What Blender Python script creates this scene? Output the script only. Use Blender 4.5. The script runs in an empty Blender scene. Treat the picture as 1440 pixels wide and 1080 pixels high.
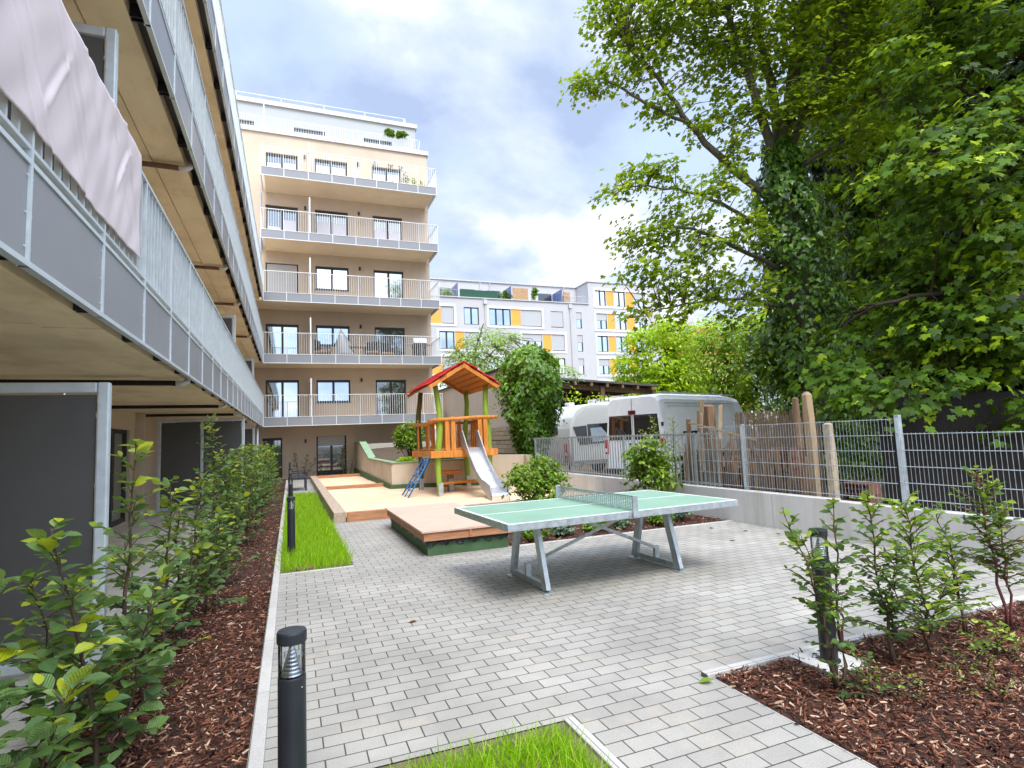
import bpy, math, random
import numpy as np
from mathutils import Vector, Matrix
R = math.radians
random.seed(7)
RNG = np.random.default_rng(11)
sc = bpy.context.scene
COL = sc.collection

# ------------------------------------------------------------------ camera
ROWS = ((0.930807, -0.363158, -0.041397), (-0.004608, 0.101591, -0.994816), (0.365481, 0.926172, 0.092888))
EYE = 1.55
FPX = 793.15
cam = bpy.data.objects.new('camera', bpy.data.cameras.new('camera'))
COL.objects.link(cam)
r0, r1, r2 = [Vector(r) for r in ROWS]
cam.matrix_world = Matrix(((r0.x, -r1.x, -r2.x, 0), (r0.y, -r1.y, -r2.y, 0), (r0.z, -r1.z, -r2.z, EYE), (0, 0, 0, 1)))
cam.data.sensor_width = 36.0
cam.data.lens = 36.0 * FPX / 1440
cam.data.clip_start = 0.05
cam.data.clip_end = 900
sc.camera = cam


def at(px, py, dep):
    """world point seen at a photo pixel, dep metres in front of the lens"""
    v = np.array([(px - 720) / FPX * dep, (py - 540) / FPX * dep, dep])
    w = np.array(ROWS).T @ v
    return np.array([w[0], w[1], w[2] + EYE])


# ------------------------------------------------------------------ materials
MATS = {}


def new_mat(name):
    m = bpy.data.materials.new(name)
    m.use_nodes = True
    nt = m.node_tree
    b = nt.nodes['Principled BSDF']
    MATS[name] = m
    return m, nt, b


def nd(nt, typ, **kw):
    n = nt.nodes.new(typ)
    for k, v in kw.items():
        if k in n.inputs:
            n.inputs[k].default_value = v
        else:
            setattr(n, k, v)
    return n


def ramp(nt, src, stops):
    n = nt.nodes.new('ShaderNodeValToRGB')
    e = n.color_ramp.elements
    while len(e) < len(stops):
        e.new(0.5)
    for i, (p, c) in enumerate(stops):
        e[i].position = p
        e[i].color = (c[0], c[1], c[2], 1) if not isinstance(c, (int, float)) else (c, c, c, 1)
    nt.links.new(src, n.inputs[0])
    return n


def mixc(nt, fac, a, b, mode='MIX'):
    n = nt.nodes.new('ShaderNodeMix')
    n.data_type = 'RGBA'
    n.blend_type = mode
    L = nt.links
    if isinstance(fac, (int, float)):
        n.inputs[0].default_value = fac
    else:
        L.new(fac, n.inputs[0])
    for i, x in ((6, a), (7, b)):
        if isinstance(x, tuple):
            n.inputs[i].default_value = (x[0], x[1], x[2], 1)
        else:
            L.new(x, n.inputs[i])
    return n.outputs[2]


def plain(name, col, rough=0.6, metal=0.0, var=0.18, scale=3.0, bump=0.15, bscale=60.0, stretch=None, spec=None, stain=None):
    """a surface with cloudy variation, fine grain bump and optional stains"""
    m, nt, b = new_mat(name)
    L = nt.links
    tc = nd(nt, 'ShaderNodeTexCoord')
    mp = nd(nt, 'ShaderNodeMapping')
    if stretch:
        mp.inputs['Scale'].default_value = stretch
    L.new(tc.outputs['Object'], mp.inputs['Vector'])
    n1 = nd(nt, 'ShaderNodeTexNoise', Scale=scale, Detail=6.0, Roughness=0.6)
    L.new(mp.outputs[0], n1.inputs['Vector'])
    lo = tuple(c * (1 - var) for c in col)
    hi = tuple(min(1, c * (1 + var)) for c in col)
    c = ramp(nt, n1.outputs['Fac'], [(0.3, lo), (0.7, hi)]).outputs[0]
    if stain:
        n3 = nd(nt, 'ShaderNodeTexNoise', Scale=scale * 0.6, Detail=8.0, Roughness=0.7)
        mp3 = nd(nt, 'ShaderNodeMapping')
        mp3.inputs['Scale'].default_value = stain[2] if len(stain) > 2 else (1, 1, 1)
        L.new(tc.outputs['Object'], mp3.inputs['Vector'])
        L.new(mp3.outputs[0], n3.inputs['Vector'])
        f = ramp(nt, n3.outputs['Fac'], [(0.48, 0.0), (0.72, stain[1])])
        c = mixc(nt, f.outputs[0], c, stain[0])
    L.new(c, b.inputs['Base Color'])
    n2 = nd(nt, 'ShaderNodeTexNoise', Scale=bscale, Detail=3.0)
    L.new(mp.outputs[0], n2.inputs['Vector'])
    bp = nd(nt, 'ShaderNodeBump', Strength=bump, Distance=0.01)
    L.new(n2.outputs['Fac'], bp.inputs['Height'])
    L.new(bp.outputs[0], b.inputs['Normal'])
    rr = ramp(nt, n1.outputs['Fac'], [(0.3, max(0, rough - 0.08)), (0.7, min(1, rough + 0.08))])
    L.new(rr.outputs[0], b.inputs['Roughness'])
    b.inputs['Metallic'].default_value = metal
    if spec is not None:
        b.inputs['Specular IOR Level'].default_value = spec
    return m


def leaf_mat(name, dark, light, trans=0.35, young=None, veins=False, rough=0.40):
    m, nt, b = new_mat(name)
    L = nt.links
    a = nd(nt, 'ShaderNodeAttribute', attribute_name='rnd')
    stops = [(0.0, dark), (0.75, light)]
    if young:
        stops.append((0.97, young))
    c = ramp(nt, a.outputs['Fac'], stops).outputs[0]
    if veins:
        uv = nd(nt, 'ShaderNodeTexCoord')
        sx = nd(nt, 'ShaderNodeSeparateXYZ')
        L.new(uv.outputs['UV'], sx.inputs[0])
        ab = nd(nt, 'ShaderNodeMath', operation='ABSOLUTE')
        L.new(sx.outputs[0], ab.inputs[0])
        mu = nd(nt, 'ShaderNodeMath', operation='MULTIPLY_ADD')
        L.new(ab.outputs[0], mu.inputs[0])
        mu.inputs[1].default_value = -0.8
        L.new(sx.outputs[1], mu.inputs[2])
        m2 = nd(nt, 'ShaderNodeMath', operation='MULTIPLY')
        L.new(mu.outputs[0], m2.inputs[0])
        m2.inputs[1].default_value = 60.0
        si = nd(nt, 'ShaderNodeMath', operation='SINE')
        L.new(m2.outputs[0], si.inputs[0])
        f = ramp(nt, si.outputs[0], [(0.0, 0.0), (1.0, 1.0)])
        c = mixc(nt, f.outputs[0], mixc(nt, 0.22, c, (0.01, 0.03, 0.005)), c)
        bp = nd(nt, 'ShaderNodeBump', Strength=0.5, Distance=0.004)
        L.new(si.outputs[0], bp.inputs['Height'])
        L.new(bp.outputs[0], b.inputs['Normal'])
    L.new(c, b.inputs['Base Color'])
    b.inputs['Roughness'].default_value = rough
    b.inputs['Specular IOR Level'].default_value = 0.5 if rough < 0.5 else 0.25
    t = nd(nt, 'ShaderNodeBsdfTranslucent')
    tcol = mixc(nt, 0.5, c, (0.30, 0.42, 0.02))
    L.new(tcol, t.inputs['Color'])
    mx = nd(nt, 'ShaderNodeMixShader')
    mx.inputs[0].default_value = trans
    L.new(b.outputs[0], mx.inputs[1])
    L.new(t.outputs[0], mx.inputs[2])
    L.new(mx.outputs[0], nt.nodes['Material Output'].inputs['Surface'])
    return m


def rnd_mat(name, stops, rough=0.8, spec=0.3):
    m, nt, b = new_mat(name)
    a = nd(nt, 'ShaderNodeAttribute', attribute_name='rnd')
    c = ramp(nt, a.outputs['Fac'], stops)
    nt.links.new(c.outputs[0], b.inputs['Base Color'])
    b.inputs['Roughness'].default_value = rough
    b.inputs['Specular IOR Level'].default_value = spec
    return m


def brick_mat(name, c1, c2, mortar, bw, rh, ms, rough=0.8, bump=0.5, axis='XY', stain=None, var=0.25, off=0.5, shift=(0, 0, 0)):
    m, nt, b = new_mat(name)
    L = nt.links
    tc = nd(nt, 'ShaderNodeTexCoord')
    mp = nd(nt, 'ShaderNodeMapping')
    mp.inputs['Location'].default_value = shift
    if axis == 'XZ':
        mp.inputs['Rotation'].default_value = (R(90), 0, 0)
    elif axis == 'YZ':
        mp.inputs['Rotation'].default_value = (R(90), 0, R(90))
    L.new(tc.outputs['Object'], mp.inputs['Vector'])
    vec = mp.outputs[0]
    if axis == 'YZ':
        sx = nd(nt, 'ShaderNodeSeparateXYZ')
        L.new(tc.outputs['Object'], sx.inputs[0])
        cx = nd(nt, 'ShaderNodeCombineXYZ')
        L.new(sx.outputs[1], cx.inputs[0])
        L.new(sx.outputs[2], cx.inputs[1])
        vec = cx.outputs[0]
    br = nd(nt, 'ShaderNodeTexBrick', Scale=1.0, offset=off)
    br.inputs['Brick Width'].default_value = bw
    br.inputs['Row Height'].default_value = rh
    br.inputs['Mortar Size'].default_value = ms
    br.inputs['Mortar Smooth'].default_value = 0.35
    br.inputs['Bias'].default_value = 0.0
    br.inputs['Color1'].default_value = (*c1, 1)
    br.inputs['Color2'].default_value = (*c2, 1)
    br.inputs['Mortar'].default_value = (*mortar, 1)
    L.new(vec, br.inputs['Vector'])
    n1 = nd(nt, 'ShaderNodeTexNoise', Scale=0.9, Detail=8.0, Roughness=0.65)
    L.new(tc.outputs['Object'], n1.inputs['Vector'])
    f = ramp(nt, n1.outputs['Fac'], [(0.3, 1 - var), (0.7, 1.0)])
    c = mixc(nt, 1.0, br.outputs['Color'], f.outputs[0], 'MULTIPLY')
    if stain:
        n3 = nd(nt, 'ShaderNodeTexNoise', Scale=1.7, Detail=9.0, Roughness=0.75)
        L.new(tc.outputs['Object'], n3.inputs['Vector'])
        g = ramp(nt, n3.outputs['Fac'], [(0.55, 0.0), (0.75, stain[1])])
        c = mixc(nt, g.outputs[0], c, stain[0])
    n4 = nd(nt, 'ShaderNodeTexNoise', Scale=160.0, Detail=2.0)
    L.new(tc.outputs['Object'], n4.inputs['Vector'])
    sp = ramp(nt, n4.outputs['Fac'], [(0.35, 0.82), (0.65, 1.08)])
    c = mixc(nt, 1.0, c, sp.outputs[0], 'MULTIPLY')
    L.new(c, b.inputs['Base Color'])
    b.inputs['Roughness'].default_value = rough
    b.inputs['Specular IOR Level'].default_value = 0.3
    hh = nd(nt, 'ShaderNodeMath', operation='MULTIPLY_ADD')
    L.new(br.outputs['Fac'], hh.inputs[0])
    hh.inputs[1].default_value = -1.0
    L.new(n4.outputs['Fac'], hh.inputs[2])
    hh2 = nd(nt, 'ShaderNodeMath', operation='MULTIPLY_ADD')
    L.new(n4.outputs['Fac'], hh2.inputs[0])
    hh2.inputs[1].default_value = 0.12
    iv = nd(nt, 'ShaderNodeMath', operation='SUBTRACT')
    iv.inputs[0].default_value = 1.0
    L.new(br.outputs['Fac'], iv.inputs[1])
    L.new(iv.outputs[0], hh2.inputs[2])
    bp = nd(nt, 'ShaderNodeBump', Strength=bump, Distance=0.008)
    L.new(hh2.outputs[0], bp.inputs['Height'])
    L.new(bp.outputs[0], b.inputs['Normal'])
    return m


def wood_mat(name, a, bcol, scale=(1, 1, 1), rough=0.6, bump=0.3):
    m, nt, b = new_mat(name)
    L = nt.links
    tc = nd(nt, 'ShaderNodeTexCoord')
    mp = nd(nt, 'ShaderNodeMapping')
    mp.inputs['Scale'].default_value = scale
    L.new(tc.outputs['Object'], mp.inputs['Vector'])
    n1 = nd(nt, 'ShaderNodeTexNoise', Scale=6.0, Detail=8.0, Roughness=0.65, Distortion=0.6)
    L.new(mp.outputs[0], n1.inputs['Vector'])
    c = ramp(nt, n1.outputs['Fac'], [(0.28, a), (0.72, bcol)])
    L.new(c.outputs[0], b.inputs['Base Color'])
    bp = nd(nt, 'ShaderNodeBump', Strength=bump, Distance=0.006)
    L.new(n1.outputs['Fac'], bp.inputs['Height'])
    L.new(bp.outputs[0], b.inputs['Normal'])
    b.inputs['Roughness'].default_value = rough
    b.inputs['Specular IOR Level'].default_value = 0.3
    return m


def glass_mat(name, tint, refl=0.45, inner=(0.015, 0.018, 0.02)):
    """insulating glass: dark room behind, coated pane in front"""
    m, nt, b = new_mat(name)
    L = nt.links
    b.inputs['Base Color'].default_value = (*inner, 1)
    b.inputs['Roughness'].default_value = 0.4
    g = nd(nt, 'ShaderNodeBsdfGlossy')
    g.inputs['Color'].default_value = (*tint, 1)
    g.inputs['Roughness'].default_value = 0.03
    lw = nd(nt, 'ShaderNodeLayerWeight', Blend=0.35)
    f = nd(nt, 'ShaderNodeMath', operation='MULTIPLY_ADD')
    L.new(lw.outputs['Facing'], f.inputs[0])
    f.inputs[1].default_value = 0.5
    f.inputs[2].default_value = refl
    f.use_clamp = True
    n = nd(nt, 'ShaderNodeTexNoise', Scale=0.5)
    tc = nd(nt, 'ShaderNodeTexCoord')
    L.new(tc.outputs['Object'], n.inputs['Vector'])
    bp = nd(nt, 'ShaderNodeBump', Strength=0.04, Distance=0.05)
    L.new(n.outputs['Fac'], bp.inputs['Height'])
    L.new(bp.outputs[0], g.inputs['Normal'])
    mx = nd(nt, 'ShaderNodeMixShader')
    L.new(f.outputs[0], mx.inputs[0])
    L.new(b.outputs[0], mx.inputs[1])
    L.new(g.outputs[0], mx.inputs[2])
    L.new(mx.outputs[0], nt.nodes['Material Output'].inputs['Surface'])
    return m


def clear_mat(name, tint=(0.9, 0.93, 0.95)):
    m, nt, b = new_mat(name)
    L = nt.links
    t = nd(nt, 'ShaderNodeBsdfTransparent')
    t.inputs['Color'].default_value = (*tint, 1)
    g = nd(nt, 'ShaderNodeBsdfGlossy')
    g.inputs['Roughness'].default_value = 0.05
    mx = nd(nt, 'ShaderNodeMixShader')
    lw = nd(nt, 'ShaderNodeLayerWeight', Blend=0.3)
    L.new(lw.outputs['Fresnel'], mx.inputs[0])
    L.new(t.outputs[0], mx.inputs[1])
    L.new(g.outputs[0], mx.inputs[2])
    L.new(mx.outputs[0], nt.nodes['Material Output'].inputs['Surface'])
    return m


# building surfaces
plain('render_beige', (0.56, 0.465, 0.365), 0.85, var=0.07, scale=0.7, bump=0.3, bscale=140, stain=((0.44, 0.34, 0.24), 0.5, (1.6, 1.6, 0.2)))
plain('soffit_concrete', (0.82, 0.68, 0.46), 0.8, var=0.10, scale=1.4, bump=0.1, bscale=50, stretch=(1.0, 0.6, 1), stain=((0.46, 0.33, 0.16), 0.6, (1.8, 1.1, 1)))
plain('soffit_beige', (0.68, 0.57, 0.43), 0.85, var=0.07, scale=1.0, bump=0.1, bscale=80)
plain('concrete_light', (0.54, 0.53, 0.51), 0.8, var=0.10, scale=1.1, bump=0.18, bscale=90, stain=((0.33, 0.31, 0.26), 0.75, (2.6, 2.6, 0.3)))
plain('concrete_warm', (0.58, 0.50, 0.39), 0.85, var=0.10, scale=1.3, bump=0.2, bscale=70, stain=((0.36, 0.24, 0.12), 0.6, (1.6, 1.6, 0.3)))
plain('fascia_grey', (0.235, 0.245, 0.265), 0.38, var=0.05, scale=0.8, bump=0.02)
plain('galvanised', (0.41, 0.455, 0.48), 0.38, metal=0.55, var=0.22, scale=14, bump=0.05, bscale=40)
plain('galvanised_pale', (0.56, 0.63, 0.67), 0.42, metal=0.25, var=0.10, scale=9, bump=0.03)
plain('rail_white', (0.70, 0.71, 0.71), 0.45, metal=0.1, var=0.06, scale=4, bump=0.02)
plain('screen_dark', (0.085, 0.085, 0.082), 0.6, var=0.10, scale=2, bump=0.15, bscale=300)
plain('anthracite', (0.022, 0.022, 0.026), 0.45, var=0.1, bump=0.02)
plain('shutter_grey', (0.42, 0.43, 0.44), 0.5, var=0.04, bump=0.3, bscale=3, stretch=(0.01, 0.01, 9))
plain('white_wall', (0.46, 0.46, 0.47), 0.8, var=0.04, scale=0.5, bump=0.1, bscale=100, stain=((0.52, 0.53, 0.55), 0.35, (1, 1, 0.2)))
plain('white_trim', (0.70, 0.70, 0.71), 0.6, var=0.03, bump=0.04)
plain('orange_panel', (0.85, 0.36, 0.06), 0.55, var=0.05, scale=2, bump=0.03)
plain('pent_grey', (0.40, 0.425, 0.43), 0.75, var=0.03, scale=0.8, bump=0.1)
plain('metal_cap', (0.50, 0.50, 0.50), 0.45, metal=0.2, var=0.05, bump=0.02)
plain('pale_lilac', (0.80, 0.80, 0.92), 0.6, var=0.03, bump=0.02)
plain('cloth_pink', (0.66, 0.58, 0.60), 0.8, var=0.05, scale=1.2, bump=0.25, bscale=9, stretch=(1, 1.0, 0.35))
glass_mat('glass_sky', (0.80, 0.92, 1.0), 0.62)
glass_mat('glass_dim', (0.85, 0.95, 1.0), 0.22)
clear_mat('clear_plastic')
clear_mat('clear_glass', (0.82, 0.90, 0.90))
# ground
brick_mat('paver_grey', (0.35, 0.332, 0.30), (0.41, 0.39, 0.352), (0.075, 0.07, 0.06), 0.2, 0.12, 0.0045, stain=((0.46, 0.38, 0.28), 0.6), shift=(0.05, 0.02, 0), var=0.36)
brick_mat('terrace_slab', (0.58, 0.54, 0.47), (0.64, 0.60, 0.53), (0.18, 0.17, 0.15), 0.4, 0.4, 0.003, off=0.0)
brick_mat('kerb_concrete', (0.47, 0.45, 0.42), (0.52, 0.50, 0.47), (0.15, 0.14, 0.13), 0.2, 1.0, 0.003, off=0.0)
plain('earth', (0.075, 0.05, 0.03), 0.95, var=0.4, scale=5, bump=0.8, bscale=30)
plain('yard_earth', (0.10, 0.075, 0.05), 0.95, var=0.3, scale=1.5, bump=0.6, bscale=20)
plain('mulch_base', (0.045, 0.018, 0.009), 0.95, var=0.5, scale=22, bump=1.0, bscale=55)
plain('lawn_soil', (0.10, 0.10, 0.035), 0.95, var=0.4, scale=9, bump=0.7, bscale=60, stain=((0.24, 0.18, 0.10), 0.7))
plain('sand', (0.66, 0.49, 0.32), 0.95, var=0.13, scale=2.2, bump=0.8, bscale=16, stain=((0.52, 0.36, 0.21), 0.5))
plain('gravel_pale', (0.42, 0.40, 0.36), 0.9, var=0.4, scale=40, bump=0.9, bscale=60)
rnd_mat('bark_chip', [(0.0, (0.022, 0.008, 0.005)), (0.5, (0.10, 0.033, 0.018)), (0.85, (0.23, 0.085, 0.045)), (0.98, (0.55, 0.38, 0.26))], 0.75)
leaf_mat('grass_blade', (0.17, 0.40, 0.004), (0.36, 0.66, 0.006), 0.5, (0.56, 0.62, 0.10), rough=0.5)
# play things
wood_mat('timber_orange', (0.40, 0.13, 0.02), (0.74, 0.30, 0.06), (2, 2, 0.35))
wood_mat('timber_deck', (0.42, 0.26, 0.19), (0.66, 0.47, 0.38), (0.35, 7, 7))
wood_mat('timber_red', (0.26, 0.11, 0.05), (0.50, 0.25, 0.13), (0.5, 4, 4))
wood_mat('timber_grey', (0.30, 0.22, 0.16), (0.48, 0.38, 0.30), (4, 0.4, 4))
wood_mat('timber_fawn', (0.24, 0.165, 0.09), (0.42, 0.31, 0.19), (4, 4, 0.4))
wood_mat('timber_brown', (0.13, 0.08, 0.045), (0.30, 0.20, 0.12), (4, 4, 0.4))
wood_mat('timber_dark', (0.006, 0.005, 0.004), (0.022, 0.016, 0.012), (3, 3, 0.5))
wood_mat('paint_lime', (0.20, 0.32, 0.03), (0.30, 0.44, 0.05), (1.5, 1.5, 0.3), 0.55, 0.25)
wood_mat('post_olive', (0.07, 0.075, 0.02), (0.14, 0.14, 0.04), (1.5, 1.5, 0.3), 0.6, 0.25)
wood_mat('paint_red', (0.50, 0.008, 0.015), (0.68, 0.03, 0.03), (3, 0.4, 3), 0.5, 0.3)
plain('steel_slide', (0.66, 0.68, 0.71), 0.32, metal=0.7, var=0.05, scale=2, bump=0.0, bscale=30)
plain('steel_edge', (0.42, 0.42, 0.43), 0.4, metal=0.6, var=0.1, bump=0.02)
plain('rope_blue', (0.02, 0.14, 0.38), 0.7, var=0.2, bump=0.4, bscale=200)
plain('membrane_green', (0.055, 0.115, 0.045), 0.75, var=0.25, scale=5, bump=0.4, bscale=120)
plain('coping_green', (0.22, 0.33, 0.20), 0.75, var=0.15, scale=5, bump=0.3, bscale=120)
plain('foil_black', (0.01, 0.01, 0.01), 0.4, var=0.2, bump=0.8, bscale=25)
plain('table_green', (0.19, 0.325, 0.235), 0.5, var=0.07, scale=2.5, bump=0.05, bscale=200)
plain('line_white', (0.80, 0.84, 0.80), 0.5, var=0.03, bump=0.02)
plain('bollard_black', (0.018, 0.022, 0.028), 0.42, var=0.15, bump=0.03, bscale=120, spec=0.4)
plain('louvre_alu', (0.70, 0.72, 0.74), 0.25, metal=0.8, var=0.05, bump=0.02)
plain('bench_blue', (0.02, 0.028, 0.05), 0.5, var=0.1, bump=0.05)
# vehicles
plain('van_white', (0.86, 0.88, 0.90), 0.28, var=0.03, scale=1.0, bump=0.01)
plain('caravan_white', (0.86, 0.86, 0.84), 0.35, var=0.03, scale=1.0, bump=0.02)
plain('caravan_panel', (0.78, 0.79, 0.76), 0.45, var=0.03, scale=1.0, bump=0.06, bscale=25)
glass_mat('glass_black', (0.7, 0.75, 0.8), 0.08, (0.006, 0.007, 0.008))
plain('seam_grey', (0.30, 0.31, 0.32), 0.6, var=0.05, bump=0.02)
plain('plastic_black', (0.012, 0.012, 0.013), 0.55, var=0.15, bump=0.05)
plain('tyre', (0.015, 0.015, 0.016), 0.85, var=0.2, bump=0.2)
plain('lamp_red', (0.55, 0.010, 0.015), 0.2, var=0.1, bump=0.02)
plain('lamp_dark_red', (0.13, 0.008, 0.01), 0.25, var=0.1, bump=0.02)
# yard clutter
plain('concrete_rough', (0.40, 0.33, 0.235), 0.95, var=0.22, scale=12, bump=1.0, bscale=45, stain=((0.25, 0.19, 0.12), 0.6))
plain('reed', (0.20, 0.14, 0.085), 0.9, var=0.35, scale=5, bump=0.8, bscale=30, stretch=(6, 6, 0.4))
plain('clay_brick', (0.14, 0.06, 0.04), 0.9, var=0.3, scale=6, bump=0.5, bscale=60)
brick_mat('block_stone', (0.42, 0.33, 0.22), (0.55, 0.44, 0.31), (0.20, 0.15, 0.10), 0.45, 0.16, 0.012, axis='YZ', bump=0.9)
plain('roof_sheet', (0.10, 0.095, 0.085), 0.8, var=0.35, scale=3, bump=0.4, bscale=20, stain=((0.10, 0.13, 0.05), 0.6))
plain('roof_tile', (0.42, 0.14, 0.07), 0.85, var=0.2, scale=6, bump=0.5, bscale=12)
plain('house_yellow', (0.62, 0.46, 0.20), 0.85, var=0.08, bump=0.1)
plain('pot_dark', (0.02, 0.02, 0.022), 0.6, var=0.2, bump=0.1)
plain('wicker_tan', (0.45, 0.28, 0.15), 0.8, var=0.2, bump=0.4, bscale=60)
plain('fabric_green', (0.015, 0.075, 0.045), 0.8, var=0.15, bump=0.2)
plain('pane_blue', (0.10, 0.14, 0.28), 0.3, var=0.1, bump=0.02)
plain('toy_blue', (0.01, 0.22, 0.55), 0.35, var=0.08, bump=0.02)
plain('toy_red', (0.60, 0.02, 0.02), 0.35, var=0.08, bump=0.02)
plain('rust_iron', (0.16, 0.09, 0.06), 0.85, var=0.3, scale=10, bump=0.4)
plain('grill_white', (0.75, 0.75, 0.74), 0.4, var=0.04, bump=0.02)
# vegetation
wood_mat('bark_grey', (0.05, 0.042, 0.03), (0.19, 0.165, 0.125), (5, 5, 0.8), 0.9, 0.8)
wood_mat('bark_dark', (0.02, 0.015, 0.01), (0.065, 0.05, 0.035), (5, 5, 0.8), 0.9, 0.8)
wood_mat('stem_brown', (0.05, 0.03, 0.022), (0.13, 0.085, 0.06), (20, 20, 4), 0.8, 0.4)
wood_mat('stem_red', (0.12, 0.03, 0.035), (0.25, 0.08, 0.08), (20, 20, 4), 0.7, 0.4)
leaf_mat('leaf_hornbeam', (0.05, 0.13, 0.04), (0.23, 0.38, 0.10), 0.35, (0.56, 0.62, 0.02), veins=True)
leaf_mat('leaf_sapling', (0.026, 0.075, 0.016), (0.14, 0.27, 0.035), 0.32, (0.38, 0.52, 0.03), veins=True)
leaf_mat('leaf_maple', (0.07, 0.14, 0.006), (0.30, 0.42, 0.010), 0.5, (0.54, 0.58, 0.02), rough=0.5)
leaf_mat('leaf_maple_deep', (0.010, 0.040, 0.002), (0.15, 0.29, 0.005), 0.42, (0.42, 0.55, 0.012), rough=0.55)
leaf_mat('leaf_maple_shade', (0.006, 0.026, 0.0015), (0.085, 0.18, 0.004), 0.40, (0.40, 0.54, 0.012), rough=0.6)  # darker copy of the maple leaf, crown shade put into the colour
leaf_mat('leaf_shade', (0.006, 0.016, 0.003), (0.016, 0.036, 0.006), 0.12)  # near-black leaves: the deep shade of the wood is in the colour
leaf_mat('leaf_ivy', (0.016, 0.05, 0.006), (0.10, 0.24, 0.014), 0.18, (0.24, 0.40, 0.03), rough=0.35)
leaf_mat('leaf_ivy_lit', (0.05, 0.13, 0.012), (0.17, 0.34, 0.02), 0.3, (0.32, 0.46, 0.04), rough=0.4)  # brighter copy of the ivy leaf, with the light in its colour
leaf_mat('leaf_lime', (0.32, 0.52, 0.008), (0.54, 0.74, 0.014), 0.55, (0.66, 0.72, 0.04))
leaf_mat('leaf_lime_green', (0.16, 0.32, 0.010), (0.38, 0.56, 0.016), 0.5, (0.58, 0.62, 0.04))
leaf_mat('leaf_birch', (0.22, 0.38, 0.07), (0.40, 0.58, 0.12), 0.5, (0.5, 0.64, 0.16))
leaf_mat('leaf_shrub', (0.07, 0.16, 0.012), (0.20, 0.34, 0.02), 0.36, (0.38, 0.46, 0.04))
leaf_mat('leaf_grey', (0.06, 0.10, 0.06), (0.13, 0.19, 0.11), 0.2)


# ------------------------------------------------------------------ meshes
def V(*a):
    return np.array(a, float)


def frame_of(d, up=(0, 0, 1)):
    d = np.asarray(d, float)
    d = d / (np.linalg.norm(d) + 1e-12)
    u = np.asarray(up, float)
    if abs(d @ u) > 0.97:
        u = V(0, 1, 0)
    s = np.cross(d, u)
    s /= np.linalg.norm(s)
    return s, np.cross(s, d), d


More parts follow.
